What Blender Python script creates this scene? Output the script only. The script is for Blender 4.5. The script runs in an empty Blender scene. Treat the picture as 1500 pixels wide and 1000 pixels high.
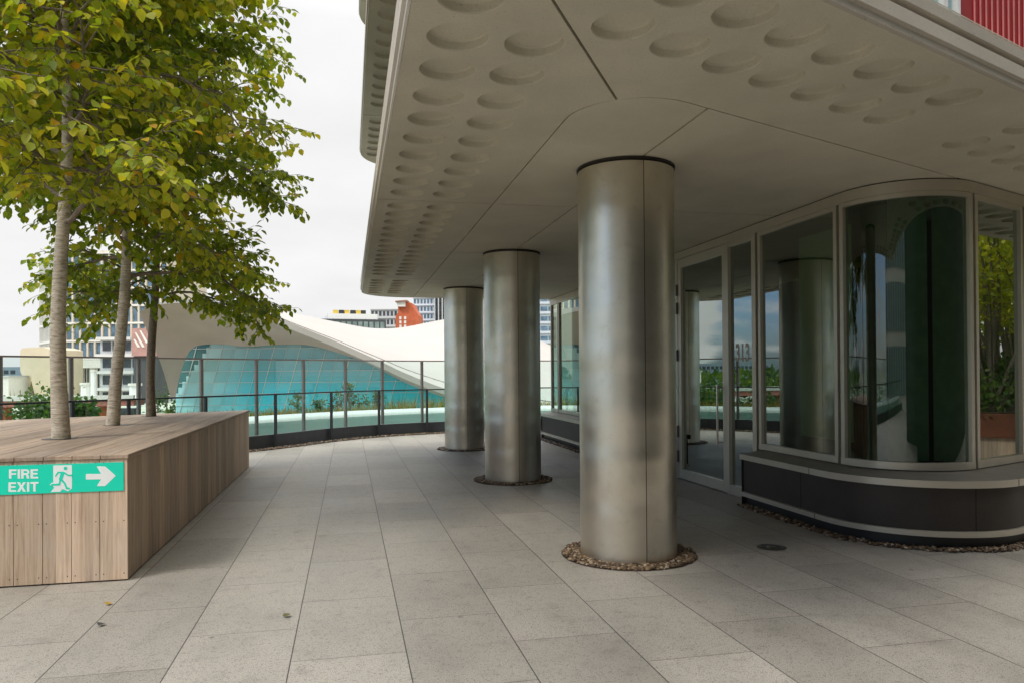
import bpy, bmesh, math, random
import numpy as np
from mathutils import Vector, Matrix
from mathutils.geometry import delaunay_2d_cdt
random.seed(7); rng = np.random.default_rng(7)
R = math.radians
scene = bpy.context.scene
COL = scene.collection

# ------------------------------------------------------------------ camera
F_PX, YAW, PITCH, ROLL, CY, EYE = 1097.7, .215, .0061, -.0074, 538.58, 1.6
def _rot(x, d, z):
    cr, sr = math.cos(ROLL), math.sin(ROLL); xc, z2 = cr*x - sr*z, sr*x + cr*z
    cp, sp = math.cos(PITCH), math.sin(PITCH); d2, zz = cp*d - sp*z2, sp*d + cp*z2
    cw, sw = math.cos(YAW), math.sin(YAW)
    return Vector((sw*d2 + cw*xc, cw*d2 - sw*xc, zz))
cam_data = bpy.data.cameras.new('camera'); cam = bpy.data.objects.new('camera', cam_data); COL.objects.link(cam)
cam_data.sensor_fit = 'HORIZONTAL'; cam_data.sensor_width = 36; cam_data.lens = F_PX/1500*36
cam_data.shift_y = (CY-500)/1500; cam_data.clip_end = 6000; cam_data.clip_start = .05
rx, fw, up = _rot(1, 0, 0), _rot(0, 1, 0), _rot(0, 0, 1)
m4 = Matrix((( rx.x, up.x, -fw.x, 0), (rx.y, up.y, -fw.y, 0), (rx.z, up.z, -fw.z, EYE), (0, 0, 0, 1)))
cam.matrix_world = m4
scene.camera = cam
def ray(px, py): return _rot((px-750)/F_PX, 1, -(py-CY)/F_PX)
EYEV = Vector((0, 0, EYE))
def P(px, py, d): return EYEV + ray(px, py)*d            # where a thing of the place stands, measured from the photo
def at_z(px, py, z): r = ray(px, py); return EYEV + r*((z-EYE)/r.z)

# ------------------------------------------------------------------ light
SUN_EL, SUN_AZ = 50, 236            # azimuth clockwise from +Y
world = bpy.data.worlds.new('World'); scene.world = world; world.use_nodes = True
nt = world.node_tree; N = nt.nodes; L = nt.links; N.clear()
out = N.new('ShaderNodeOutputWorld'); bg = N.new('ShaderNodeBackground'); bg.inputs[1].default_value = .1
sky = N.new('ShaderNodeTexSky'); sky.sky_type = 'NISHITA'; sky.sun_disc = False
sky.sun_elevation = R(SUN_EL); sky.sun_rotation = R(SUN_AZ); sky.air_density = 1.0; sky.dust_density = 1.2
def wmath(op, a, b=None, c=None):
    n = N.new('ShaderNodeMath'); n.operation = op
    for i, v in enumerate((a, b, c)):
        if v is None: continue
        if isinstance(v, (int, float)): n.inputs[i].default_value = v
        else: L.new(v, n.inputs[i])
    return n.outputs[0]
tc = N.new('ShaderNodeTexCoord'); sx = N.new('ShaderNodeSeparateXYZ'); L.new(tc.outputs['Generated'], sx.inputs[0])
zc_ = wmath('MAXIMUM', sx.outputs[2], 0.0)
den = wmath('ADD', zc_, .22)
cx_, cy_ = wmath('DIVIDE', sx.outputs[0], den), wmath('DIVIDE', sx.outputs[1], den)
cmb = N.new('ShaderNodeCombineXYZ'); L.new(cx_, cmb.inputs[0]); L.new(cy_, cmb.inputs[1]); L.new(wmath('MULTIPLY', zc_, 1.5), cmb.inputs[2])
nz = N.new('ShaderNodeTexNoise'); nz.inputs['Scale'].default_value = 1.15; nz.inputs['Detail'].default_value = 7; nz.inputs['Roughness'].default_value = .55
L.new(cmb.outputs[0], nz.inputs['Vector'])
# more open sky towards the west (-X), closed cloud elsewhere
west = N.new('ShaderNodeMapRange'); west.interpolation_type = 'SMOOTHSTEP'; west.inputs[1].default_value = -.48; west.inputs[2].default_value = -.385; west.inputs[3].default_value = -.15; west.inputs[4].default_value = .3
L.new(sx.outputs[0], west.inputs[0])
cover = wmath('ADD', west.outputs[0], nz.outputs[0])
mr = N.new('ShaderNodeMapRange'); mr.interpolation_type = 'SMOOTHSTEP'
mr.inputs[1].default_value = .33; mr.inputs[2].default_value = .47
L.new(cover, mr.inputs[0])
up_r = N.new('ShaderNodeMapRange'); up_r.inputs[1].default_value = .42; up_r.inputs[2].default_value = 1; up_r.inputs[3].default_value = 6.7; up_r.inputs[4].default_value = 26
L.new(zc_, up_r.inputs[0])
nz2 = N.new('ShaderNodeTexNoise'); nz2.inputs['Scale'].default_value = 2.3; nz2.inputs['Detail'].default_value = 5
L.new(cmb.outputs[0], nz2.inputs['Vector'])
clv = wmath('MULTIPLY', up_r.outputs[0], wmath('MULTIPLY_ADD', nz2.outputs[0], .24, .89))
ccol = N.new('ShaderNodeVectorMath'); ccol.operation = 'SCALE'; ccol.inputs[0].default_value = (1.0, 1.0, 1.0); L.new(clv, ccol.inputs['Scale'])
mix = N.new('ShaderNodeMix'); mix.data_type = 'RGBA'
L.new(mr.outputs[0], mix.inputs[0]); skt = N.new('ShaderNodeMix'); skt.data_type = 'RGBA'; skt.blend_type = 'MULTIPLY'; skt.inputs[0].default_value = 1; skt.inputs[7].default_value = (.72, .92, 1.25, 1); L.new(sky.outputs[0], skt.inputs[6]); L.new(skt.outputs[2], mix.inputs[6]); L.new(ccol.outputs[0], mix.inputs[7])
L.new(mix.outputs[2], bg.inputs[0]); L.new(bg.outputs[0], out.inputs[0])
sun_d = bpy.data.lights.new('sun', 'SUN'); sun_d.energy = 1.6; sun_d.angle = R(14); sun_d.color = (1, .95, .86)
sun = bpy.data.objects.new('sun', sun_d); COL.objects.link(sun)
sdir = Vector((math.sin(R(SUN_AZ))*math.cos(R(SUN_EL)), math.cos(R(SUN_AZ))*math.cos(R(SUN_EL)), math.sin(R(SUN_EL))))
sun.rotation_euler = sdir.to_track_quat('Z', 'Y').to_euler()
scene.view_settings.view_transform = 'Standard'; scene.view_settings.look = 'None'
scene.view_settings.exposure = 0.42; scene.view_settings.gamma = 1
scene.render.engine = 'CYCLES'
scene.cycles.max_bounces = 10; scene.cycles.transparent_max_bounces = 24; scene.cycles.diffuse_bounces = 6; scene.cycles.glossy_bounces = 5
scene.cycles.use_denoising = True

# ------------------------------------------------------------------ helpers
ORIG = {}
def tag(o, label=None, cat=None, group=None, kind=None):
    if label: o['label'] = label
    if cat: o['category'] = cat
    if group: o['group'] = group
    if kind: o['kind'] = kind
    return o
def thing(name, label, cat, loc=(0, 0, 0), group=None, rz=0):
    o = bpy.data.objects.new(name, None); COL.objects.link(o); o.location = loc; o.rotation_euler = (0, 0, rz)
    o.empty_display_size = .1
    ORIG[o.name] = Vector(loc)
    return tag(o, label, cat, group)
def copy_tree(o, parent=None):
    c = o.copy(); COL.objects.link(c)
    if parent: c.parent = parent
    for ch in list(o.children): copy_tree(ch, c)
    return c
class MB:
    def __init__(s): s.v = []; s.f = []; s.m = []; s.mi = 0
    def add(s, vs, fs):
        b = len(s.v); s.v += [tuple(v) for v in vs]
        for f in fs: s.f.append(tuple(b+i for i in f)); s.m.append(s.mi)
    def box(s, x0, y0, z0, x1, y1, z1):
        s.add([(x0,y0,z0),(x1,y0,z0),(x1,y1,z0),(x0,y1,z0),(x0,y0,z1),(x1,y0,z1),(x1,y1,z1),(x0,y1,z1)],
              [(3,2,1,0),(4,5,6,7),(0,1,5,4),(1,2,6,5),(2,3,7,6),(3,0,4,7)])
    def obox(s, a, e, n, x0, x1, y0, y1, z0, z1):
        """box in a frame: origin a, axis e (along), n (out), z up"""
        a, e, n = Vector(a), Vector(e), Vector(n)
        q = [a + e*x + n*y + Vector((0, 0, z)) for z in (z0, z1) for (x, y) in ((x0,y0),(x1,y0),(x1,y1),(x0,y1))]
        s.add(q, [(3,2,1,0),(4,5,6,7),(0,1,5,4),(1,2,6,5),(2,3,7,6),(3,0,4,7)])
    def bar(s, p, q, w, h=None, upv=(0, 0, 1)):
        p, q = Vector(p), Vector(q); h = h or w; t = (q-p).normalized(); u = Vector(upv)
        if abs(t.dot(u)) > .98: u = Vector((0, 1, 0))
        sd = t.cross(u).normalized(); u2 = sd.cross(t)
        qs = [c + sd*(i*w/2) + u2*(j*h/2) for c in (p, q) for i, j in ((-1,-1),(1,-1),(1,1),(-1,1))]
        s.add(qs, [(3,2,1,0),(4,5,6,7),(0,1,5,4),(1,2,6,5),(2,3,7,6),(3,0,4,7)])
    def tube(s, pts, rad, n=8, cap=True):
        pts = [Vector(p) for p in pts]; k = len(pts)
        rad = rad if isinstance(rad, (list, tuple)) else [rad]*k
        vs = []; ref = Vector((.3, .9, .1))
        for i, p in enumerate(pts):
            t = (pts[min(i+1, k-1)] - pts[max(i-1, 0)]).normalized()
            a = t.cross(ref).normalized(); b = t.cross(a)
            vs += [p + (a*math.cos(2*math.pi*j/n) + b*math.sin(2*math.pi*j/n))*rad[i] for j in range(n)]
        fs = [(i*n+j, i*n+(j+1) % n, (i+1)*n+(j+1) % n, (i+1)*n+j) for i in range(k-1) for j in range(n)]
        if cap: fs += [tuple(range(n))[::-1], tuple(range((k-1)*n, k*n))]
        s.add(vs, fs)
    def prism(s, poly, z0, z1):
        n = len(poly); s.add([(p[0], p[1], z0) for p in poly] + [(p[0], p[1], z1) for p in poly],
            [tuple(range(n))[::-1], tuple(range(n, 2*n))] + [(i, (i+1) % n, n+(i+1) % n, n+i) for i in range(n)])
    def strip(s, path, prof, closed=False):
        """sweep an (offset, z) profile along a plan path; offset goes to the right of travel"""
        path = [Vector((p[0], p[1])) for p in path]; k = len(path); vs = []
        for i in range(k):
            a = path[i-1] if (i > 0 or closed) else path[0]; b = path[(i+1) % k] if (i < k-1 or closed) else path[-1]
            t0 = (path[i]-a); t1 = (b-path[i])
            t0 = t0.normalized() if t0.length > 1e-6 else t1.normalized(); t1 = t1.normalized() if t1.length > 1e-6 else t0
            n0, n1 = Vector((t0.y, -t0.x)), Vector((t1.y, -t1.x)); nn = (n0+n1).normalized(); nn = nn/max(.4, nn.dot(n0))
            vs += [(path[i].x+nn.x*o, path[i].y+nn.y*o, z) for o, z in prof]
        m = len(prof); fs = []
        for i in range(k if closed else k-1):
            j = (i+1) % k
            for q in range(m-1): fs.append((i*m+q, j*m+q, j*m+q+1, i*m+q+1))
        s.add(vs, fs)
        if not closed and prof[0] == prof[-1]: s.add([vs[q] for q in range(m-1)], [tuple(range(m-1))]); s.add([vs[(k-1)*m+q] for q in range(m-1)], [tuple(range(m-1))[::-1]])
    def extrude_face(s, pts, vec):
        n = len(pts); pts = [Vector(p) for p in pts]; vec = Vector(vec)
        s.add(pts + [p+vec for p in pts], [tuple(range(n)), tuple(range(n, 2*n))[::-1]] + [(i, n+i, n+(i+1) % n, (i+1) % n) for i in range(n)])
    def build(s, name, mats, parent=None, smooth=False, local=False, fix=True, angle=35):
        o0 = Vector((0, 0, 0))
        if parent is not None and not local: o0 = ORIG.get(parent.name, o0)
        me = bpy.data.meshes.new(name); me.from_pydata([(v[0]-o0.x, v[1]-o0.y, v[2]-o0.z) for v in s.v], [], s.f)
        for m in (mats if isinstance(mats, (list, tuple)) else [mats]): me.materials.append(m)
        me.polygons.foreach_set('material_index', s.m)
        if fix:
            bm = bmesh.new(); bm.from_mesh(me); bmesh.ops.recalc_face_normals(bm, faces=bm.faces[:]); bm.to_mesh(me); bm.free()
        if smooth:
            me.polygons.foreach_set('use_smooth', [True]*len(me.polygons)); me.set_sharp_from_angle(angle=R(angle))
        me.update(); o = bpy.data.objects.new(name, me); COL.objects.link(o)
        if parent is not None: o.parent = parent; ORIG[o.name] = o0
        return o
def bevel(o, w=.006, seg=2):
    m = o.modifiers.new('bevel', 'BEVEL'); m.width = w; m.segments = seg; m.limit_method = 'ANGLE'; m.angle_limit = R(40); m.harden_normals = False
    return o
def smooth_path(pts, per=8):
    pts = [Vector(p) for p in pts]; q = [pts[0]*2-pts[1]] + pts + [pts[-1]*2-pts[-2]]; out_ = []
    for i in range(1, len(q)-2):
        for k in range(per):
            t = k/per; a, b, c, d = q[i-1], q[i], q[i+1], q[i+2]
            out_.append(.5*((2*b) + (c-a)*t + (2*a-5*b+4*c-d)*t*t + (3*b-a-3*c+d)*t**3))
    return out_ + [pts[-1]]
def fillet(corner, d_in, d_out, r, n=14):
    """points of an arc turning from travel direction d_in to d_out at a corner"""
    c = Vector(corner); a, b = Vector(d_in).normalized(), Vector(d_out).normalized()
    ang = math.acos(max(-1, min(1, a.dot(b)))); T = r*math.tan(ang/2); p0 = c - a*T
    sgn = 1 if a.x*b.y - a.y*b.x > 0 else -1; nrm = Vector((-a.y, a.x))*sgn; cen = p0 + nrm*r
    res = []
    for i in range(n+1):
        th = ang*i/n*sgn; v = p0-cen; res.append(cen + Vector((v.x*math.cos(th)-v.y*math.sin(th), v.x*math.sin(th)+v.y*math.cos(th))))
    return res

# ------------------------------------------------------------------ materials
class G:
    def __init__(s, name):
        s.m = bpy.data.materials.new(name); s.m.use_nodes = True; s.t = s.m.node_tree; s.n = s.t.nodes
        s.b = s.n['Principled BSDF']; s.o = s.n['Material Output']
    def new(s, t, **k):
        n = s.n.new(t)
        for a, b in k.items(): setattr(n, a, b)
        return n
    def put(s, sock, v):
        if isinstance(v, bpy.types.NodeSocket): s.t.links.new(v, sock)
        else: sock.default_value = v
    def math(s, op, a, b=0., c=0.):
        n = s.new('ShaderNodeMath', operation=op)
        for i, v in enumerate((a, b, c)): s.put(n.inputs[i], v)
        return n.outputs[0]
    def coord(s, kind='Object'): return s.new('ShaderNodeTexCoord').outputs[kind]
    def geo(s): return s.new('ShaderNodeNewGeometry').outputs['Position']
    def sep(s, v): n = s.new('ShaderNodeSeparateXYZ'); s.put(n.inputs[0], v); return n.outputs
    def comb(s, x, y, z=0.):
        n = s.new('ShaderNodeCombineXYZ')
        for i, v in enumerate((x, y, z)): s.put(n.inputs[i], v)
        return n.outputs[0]
    def scale(s, v, k):
        n = s.new('ShaderNodeVectorMath', operation='MULTIPLY'); s.put(n.inputs[0], v); s.put(n.inputs[1], k); return n.outputs[0]
    def noise(s, v, sc, det=4., rough=.55, dist=0.):
        n = s.new('ShaderNodeTexNoise'); s.put(n.inputs['Vector'], v); s.put(n.inputs['Scale'], sc); s.put(n.inputs['Detail'], det)
        s.put(n.inputs['Roughness'], rough); s.put(n.inputs['Distortion'], dist); return n.outputs[0]
    def voro(s, v, sc, out='Distance', feat='F1'):
        n = s.new('ShaderNodeTexVoronoi', feature=feat); s.put(n.inputs['Vector'], v); s.put(n.inputs['Scale'], sc); return n.outputs[out]
    def white(s, v, dim='3D'):
        n = s.new('ShaderNodeTexWhiteNoise', noise_dimensions=dim); s.put(n.inputs['W' if dim == '1D' else 'Vector'], v); return n.outputs['Value']
    def ramp(s, f, *st):
        n = s.new('ShaderNodeValToRGB'); e = n.color_ramp.elements
        while len(e) < len(st): e.new(.5)
        for q, (p, c) in zip(e, st): q.position = p; q.color = (c if len(c) == 4 else (*c, 1)) if isinstance(c, (tuple, list)) else (c, c, c, 1)
        s.put(n.inputs[0], f); return n.outputs[0]
    def mapr(s, f, a, b, c, d):
        n = s.new('ShaderNodeMapRange'); s.put(n.inputs[0], f)
        for i, v in enumerate((a, b, c, d)): n.inputs[i+1].default_value = v
        return n.outputs[0]
    def mix(s, f, a, b, mode='MIX'):
        n = s.new('ShaderNodeMix', data_type='RGBA', blend_type=mode); s.put(n.inputs[0], f)
        for i, v in ((6, a), (7, b)):
            if isinstance(v, (tuple, list)) and len(v) == 3: v = (*v, 1)
            s.put(n.inputs[i], v)
        return n.outputs[2]
    def bump(s, h, st=.3, d=.01, nrm=None):
        n = s.new('ShaderNodeBump'); s.put(n.inputs['Height'], h); n.inputs['Strength'].default_value = st; n.inputs['Distance'].default_value = d
        if nrm: s.put(n.inputs['Normal'], nrm)
        return n.outputs[0]
    def set(s, **k):
        for a, v in k.items():
            a = {'col': 'Base Color', 'rough': 'Roughness', 'metal': 'Metallic', 'nrm': 'Normal', 'spec': 'Specular IOR Level'}.get(a, a)
            if isinstance(v, (tuple, list)) and len(v) == 3 and a == 'Base Color': v = (*v, 1)
            s.put(s.b.inputs[a], v)
        return s.m
def plain(name, col, rough=.6, metal=0., var=.12, sc=6., spec=.5, bump=0.):
    g = G(name); n = g.noise(g.geo(), sc, 5.)
    c = g.mix(g.mapr(n, .3, .7, 0, 1), tuple(x*(1-var) for x in col), tuple(min(1, x*(1+var)) for x in col))
    g.set(col=c, rough=rough, metal=metal, spec=spec)
    if bump: g.set(nrm=g.bump(g.noise(g.geo(), sc*8, 4.), bump, .004))
    return g.m
M = {}
# granite paving: 0.64 x 1.03 m slabs in running bond
g = G('granite_paving'); p = g.geo(); x, y, z = g.sep(p)
u = g.math('DIVIDE', g.math('ADD', x, .3249), .6421); st = g.math('FLOOR', u)
off = g.math('MULTIPLY_ADD', g.math('FLOORED_MODULO', st, 2.), .56, g.math('MULTIPLY', g.white(g.math('ADD', st, .5), '1D'), .12))
v = g.math('DIVIDE', g.math('ADD', g.math('SUBTRACT', y, 4.47), off), 1.115); row = g.math('FLOOR', v)
fu, fv = g.math('FRACT', u), g.math('FRACT', v)
du = g.math('MULTIPLY', g.math('MINIMUM', fu, g.math('SUBTRACT', 1., fu)), .6421)
dv = g.math('MULTIPLY', g.math('MINIMUM', fv, g.math('SUBTRACT', 1., fv)), 1.115)
jl = g.math('MINIMUM', g.mapr(du, .0018, .0042, 0, 1), g.mapr(dv, .0014, .0036, .08, 1))
rnd = g.white(g.comb(st, row, 3.))
speck = g.noise(p, 190., 2., .7); speck2 = g.voro(p, 120., 'Color'); sp3 = g.sep(speck2)[0]
base = g.ramp(speck, (.3, (.13, .12, .105)), (.5, (.30, .285, .262)), (.68, (.47, .455, .43)))
base = g.mix(g.math('MULTIPLY', g.mapr(sp3, .8, .95, 0, 1), .55), base, (.10, .095, .085))
base = g.mix(1., base, g.ramp(rnd, (0, .84), (1, 1.09)), 'MULTIPLY')
st2 = g.noise(g.scale(p, (1., .55, 1.)), 1.6, 6., .6); base = g.mix(1., base, g.ramp(st2, (.28, .80), (.5, .98), (.75, 1.06)), 'MULTIPLY')
st3 = g.noise(p, 7., 4., .6); base = g.mix(1., base, g.ramp(st3, (.26, .78), (.44, 1.), (.75, 1.04)), 'MULTIPLY')
spot = g.voro(p, 1.9); base = g.mix(g.mapr(spot, .020, .045, .6, 0), base, (.07, .066, .06)); spot2 = g.voro(p, 5.1); base = g.mix(g.mapr(spot2, .012, .04, .3, 0), base, (.09, .085, .075))
base = g.mix(1., base, (1.13, 1.08, 1.0), 'MULTIPLY'); base = g.mix(jl, (.035, .033, .03), base)
h = g.math('ADD', g.math('MULTIPLY', speck, .25), g.math('MULTIPLY', jl, 1.))
M['paving'] = g.set(col=base, rough=g.mapr(st2, .3, .7, .42, .62), spec=.4, nrm=g.bump(h, .35, .004))
def concrete(name, col, pores=1.):
    g = G(name); p = g.geo(); a = g.noise(p, 1.3, 6., .6); b = g.noise(p, 60., 3., .6)
    c = g.mix(g.mapr(a, .3, .7, 0, 1), tuple(x*.88 for x in col), tuple(min(1, x*1.07) for x in col))
    c = g.mix(g.mapr(b, .35, .65, 0, .25), c, tuple(x*.7 for x in col))
    vp = g.voro(p, 34.); sel = g.sep(g.voro(p, 34., 'Color'))[0]
    hole = g.math('MULTIPLY', g.mapr(vp, .06, .16, 1, 0), g.mapr(sel, .86, .88, 0, 1))
    c = g.mix(g.math('MULTIPLY', hole, .75*pores), c, tuple(x*.25 for x in col))
    v2 = g.voro(p, 90.); s2 = g.sep(g.voro(p, 90., 'Color'))[1]; h2 = g.math('MULTIPLY', g.mapr(v2, .12, .3, 1, 0), g.mapr(s2, .80, .84, 0, 1)); c = g.mix(g.math('MULTIPLY', h2, .5*pores), c, tuple(x*.35 for x in col)); dirt = g.noise(g.scale(p, (1., .3, 1.)), 3., 5.); c = g.mix(g.mapr(dirt, .55, .8, 0, .3), c, tuple(x*.72 for x in col))
    return g.set(col=c, rough=.85, spec=.25, nrm=g.bump(g.math('SUBTRACT', b, g.math('MULTIPLY', hole, 1.5*pores)), .25, .003))
M['concrete'] = concrete('pitted_concrete', (.55, .51, .405))
M['concrete_smooth'] = concrete('smooth_concrete', (.56, .52, .415), .25)
M['fascia'] = concrete('fascia_concrete', (.55, .50, .42), 1.)
M['dark_gap'] = plain('dark_gap', (.012, .011, .010), .9)
# brushed bronze-tinted steel
g = G('brushed_steel'); p = g.coord('Object'); sxx = g.sep(p)
br = g.noise(g.scale(p, (3., 3., 260.)), 1., 3., .6); cl = g.noise(p, 1.7, 5., .6); sm = g.noise(p, 9., 5., .65)
c = g.mix(g.mapr(cl, .3, .7, 0, 1), (.64, .585, .485), (.76, .705, .605)); c = g.mix(g.mapr(sm, .56, .75, 0, .3), c, (.42, .36, .27))
M['steel'] = g.set(col=c, metal=1., rough=g.math('MULTIPLY_ADD', g.mapr(sm, .3, .7, -.5, .5), .03, .35), Anisotropic=.3,
    nrm=g.bump(br, .05, .004, g.bump(g.noise(g.scale(p, (.45, .45, 1.7)), 1.6, 1.), .5, .05)))
M['steel_dark'] = plain('dark_steel', (.05, .045, .038), .5, .6)
M['alu'] = plain('champagne_aluminium', (.52, .475, .39), .38, .55, .05, 3.)
M['alu_dark'] = plain('dark_aluminium', (.10, .095, .085), .4, .5)
M['bronze_post'] = plain('bronze_post', (.24, .205, .185), .4, .4)
M['post_dark'] = plain('charcoal_post', (.05, .052, .055), .45, .3)
M['kerb'] = plain('charcoal_kerb', (.05, .056, .062), .55)
g = G('plinth_stone'); p = g.geo(); a = g.noise(p, 2.2, 6.); b = g.noise(p, 160., 2., .7)
M['plinth'] = g.set(col=g.mix(g.mapr(b, .35, .7, 0, .5), g.mix(g.mapr(a, .3, .7, 0, 1), (.026, .020, .016), (.048, .038, .031)), (.065, .054, .045)), rough=.5, spec=.3)
M['sill_top'] = plain('weathered_sill', (.20, .185, .155), .55, .3)
M['black'] = plain('black_base', (.012, .012, .012), .4)
M['white'] = plain('white_paint', (.78, .78, .76), .5, 0, .03, 2.)
M['white_tile'] = plain('white_render', (.62, .62, .59), .55, 0, .05, .4)
def glass(name, tint, refl, rough=0.):
    g = G(name); g.n.remove(g.b)
    tr = g.new('ShaderNodeBsdfTransparent'); tr.inputs[0].default_value = (*tint, 1)
    gl = g.new('ShaderNodeBsdfGlossy'); gl.inputs['Roughness'].default_value = rough; gl.inputs[0].default_value = (.93, 1., .97, 1)
    fr = g.new('ShaderNodeFresnel'); g.put(fr.inputs[0], g.math('MULTIPLY_ADD', g.new('ShaderNodeNewGeometry').outputs['Backfacing'], 1/1.5-1.5, 1.5))
    fac = g.math('MINIMUM', g.math('MULTIPLY_ADD', fr.outputs[0], 1.3, refl), 1.)
    mx = g.new('ShaderNodeMixShader'); g.put(mx.inputs[0], fac); g.t.links.new(tr.outputs[0], mx.inputs[1]); g.t.links.new(gl.outputs[0], mx.inputs[2])
    g.t.links.new(mx.outputs[0], g.o.inputs[0]); return g.m
M['facade_glass'] = glass('facade_glass', (.30, .40, .31), .21)
M['dark_glass'] = glass('dark_curved_glass', (.30, .42, .32), .045)
M['fence_glass'] = glass('fence_glass', (.84, .94, .915), .0)
M['pool_glass'] = glass('pool_hall_glass', (.78, .94, .95), .06)
# timber
def timber(name, axis, dark=1.):
    """boards .2 m wide counted along axis 0 or 1; grain along `g_ax`"""
    g = G(name); p = g.coord('Object'); x, y, z = g.sep(p); a = (x, y, z)[axis[0]]
    bd = g.math('FLOOR', g.math('DIVIDE', g.math('ADD', a, 40.), .2)); r1 = g.white(g.math('ADD', bd, .31), '1D'); r2 = g.white(g.math('ADD', bd, 7.7), '1D')
    sc = [26., 26., 26.]; sc[axis[1]] = 1.3
    pv = g.new('ShaderNodeVectorMath', operation='ADD'); g.put(pv.inputs[0], g.scale(p, tuple(sc))); g.put(pv.inputs[1], g.comb(g.math('MULTIPLY', r1, 37.), g.math('MULTIPLY', r2, 91.), 0.))
    gr = g.noise(pv.outputs[0], 1., 6., .62, .9); fine = g.noise(pv.outputs[0], 7., 3., .6)
    c = g.ramp(gr, (.28, (.27*dark, .185*dark, .125*dark)), (.5, (.43*dark, .32*dark, .225*dark)), (.72, (.53*dark, .41*dark, .30*dark)))
    c = g.mix(g.mapr(fine, .5, .75, 0, .3), c, (.22*dark, .155*dark, .11*dark))
    c = g.mix(1., c, g.ramp(r1, (0, (.72, .70, .68)), (.5, (.92, .90, .88)), (1, (1.1, 1.06, 1.02))), 'MULTIPLY')
    w = g.noise(p, 2.3, 5.); c = g.mix(g.mapr(w, .5, .75, 0, .35), c, (.33*dark, .29*dark, .25*dark))
    c = g.mix(1., c, (1., 1.03, 1.08), 'MULTIPLY')
    return g.set(col=c, rough=.72, spec=.3, nrm=g.bump(gr, .25, .003))
M['wood_front'] = timber('timber_front', (0, 2), 1.45)
M['wood_side'] = timber('timber_side', (1, 2), 1.4)
M['wood_deck'] = timber('timber_deck', (0, 1), 1.0)
M['sign_green'] = plain('sign_green', (.0, .72, .49), .35, 0, .02)
M['sign_white'] = plain('sign_white', (.86, .88, .86), .4, 0, .02)
M['red_clad'] = plain('red_cladding', (.32, .004, .006), .6, 0, .05, 6., .2)
M['pink_rib'] = plain('pale_rib', (.70, .22, .21), .5)
# leaves
def leafmat(name, *stops, tr=.45):
    g = G(name); at = g.new('ShaderNodeAttribute'); at.attribute_name = 'rnd'
    c = g.ramp(at.outputs['Fac'], *stops); c = g.mix(g.mapr(g.noise(g.geo(), 1.4, 3.), .35, .65, 0, .4), c, g.mix(1., c, (.6, .66, .5), 'MULTIPLY'))
    g.set(col=c, rough=.5, spec=.35)
    t = g.new('ShaderNodeBsdfTranslucent'); g.put(t.inputs[0], g.mix(1., c, (1.7, 1.75, .7), 'MULTIPLY'))
    mx = g.new('ShaderNodeMixShader'); mx.inputs[0].default_value = tr
    g.t.links.new(g.b.outputs[0], mx.inputs[1]); g.t.links.new(t.outputs[0], mx.inputs[2]); g.t.links.new(mx.outputs[0], g.o.inputs[0]); return g.m
M['leaf_lime'] = leafmat('lime_leaves', (0, (.15, .21, .02)), (.5, (.37, .40, .033)), (.86, (.56, .51, .045)), (.965, (.52, .40, .03)), (1, (.52, .26, .03)))
M['leaf_dark'] = leafmat('green_leaves', (0, (.10, .155, .017)), (.6, (.24, .30, .03)), (.93, (.40, .40, .038)), (1, (.42, .33, .03)))
M['leaf_far'] = leafmat('far_leaves', (0, (.03, .075, .02)), (.6, (.07, .13, .035)), (1, (.15, .20, .05)))
M['leaf_grass'] = leafmat('dry_grass', (0, (.10, .13, .03)), (.5, (.20, .19, .055)), (.85, (.33, .25, .08)), (1, (.40, .13, .05)))
g = G('bark'); p = g.coord('Object'); a = g.noise(g.scale(p, (14., 14., 55.)), 1., 5., .7); b = g.noise(p, 5., 4.); ln = g.noise(g.scale(p, (5., 5., 130.)), 1., 2.)
c = g.ramp(a, (.3, (.20, .16, .11)), (.48, (.50, .43, .33)), (.65, (.66, .60, .50)))
c = g.mix(g.mapr(b, .5, .7, 0, .5), c, (.20, .18, .12)); c = g.mix(g.mapr(ln, .6, .72, 0, .6), c, (.09, .065, .045))
M['bark'] = g.set(col=c, rough=.85, nrm=g.bump(a, .6, .01))
M['bark_dark'] = plain('dark_bark', (.19, .155, .115), .85, 0, .35, 30.)
g = G('pebbles'); at = g.new('ShaderNodeAttribute'); at.attribute_name = 'rnd'
M['pebble'] = g.set(col=g.ramp(at.outputs['Fac'], (0, (.03, .018, .010)), (.45, (.10, .06, .03)), (.8, (.21, .135, .07)), (1, (.40, .33, .24))), rough=.6)
M['soil'] = plain('leaf_litter', (.06, .038, .024), .95, 0, .4, 40.)

# ------------------------------------------------------------------ scattered leaf meshes
LEAF_V = np.array([(0,0,0),(0,.55,-.02),(0,1.1,-.16),(.30,.12,.05),(.46,.48,.09),(.26,.86,.0),(-.30,.12,.05),(-.46,.48,.09),(-.26,.86,.0)], float)
LEAF_F = [(0,3,4,1),(1,4,5,2),(0,1,7,6),(1,2,8,7)]
BLADE_V = np.array([(-.5,0,0),(.5,0,0),(-.35,.55,.05),(.35,.55,.05),(0,1,.25)], float)
BLADE_F = [(0,1,3,2),(2,3,4)]
PEB_V = np.array([(1,0,0),(.4,.9,.1),(-.6,.8,0),(-1,-.1,.05),(-.4,-.9,0),(.6,-.75,.1),(.35,.15,.62),(-.35,.1,.66),(0,-.35,.6),(0,0,-.5)], float)
PEB_F = [(0,1,6),(1,2,7,6),(2,3,7),(3,4,8,7),(4,5,8),(5,0,6,8),(6,7,8),(1,0,9),(2,1,9),(3,2,9),(4,3,9),(5,4,9),(0,5,9)]
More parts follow.
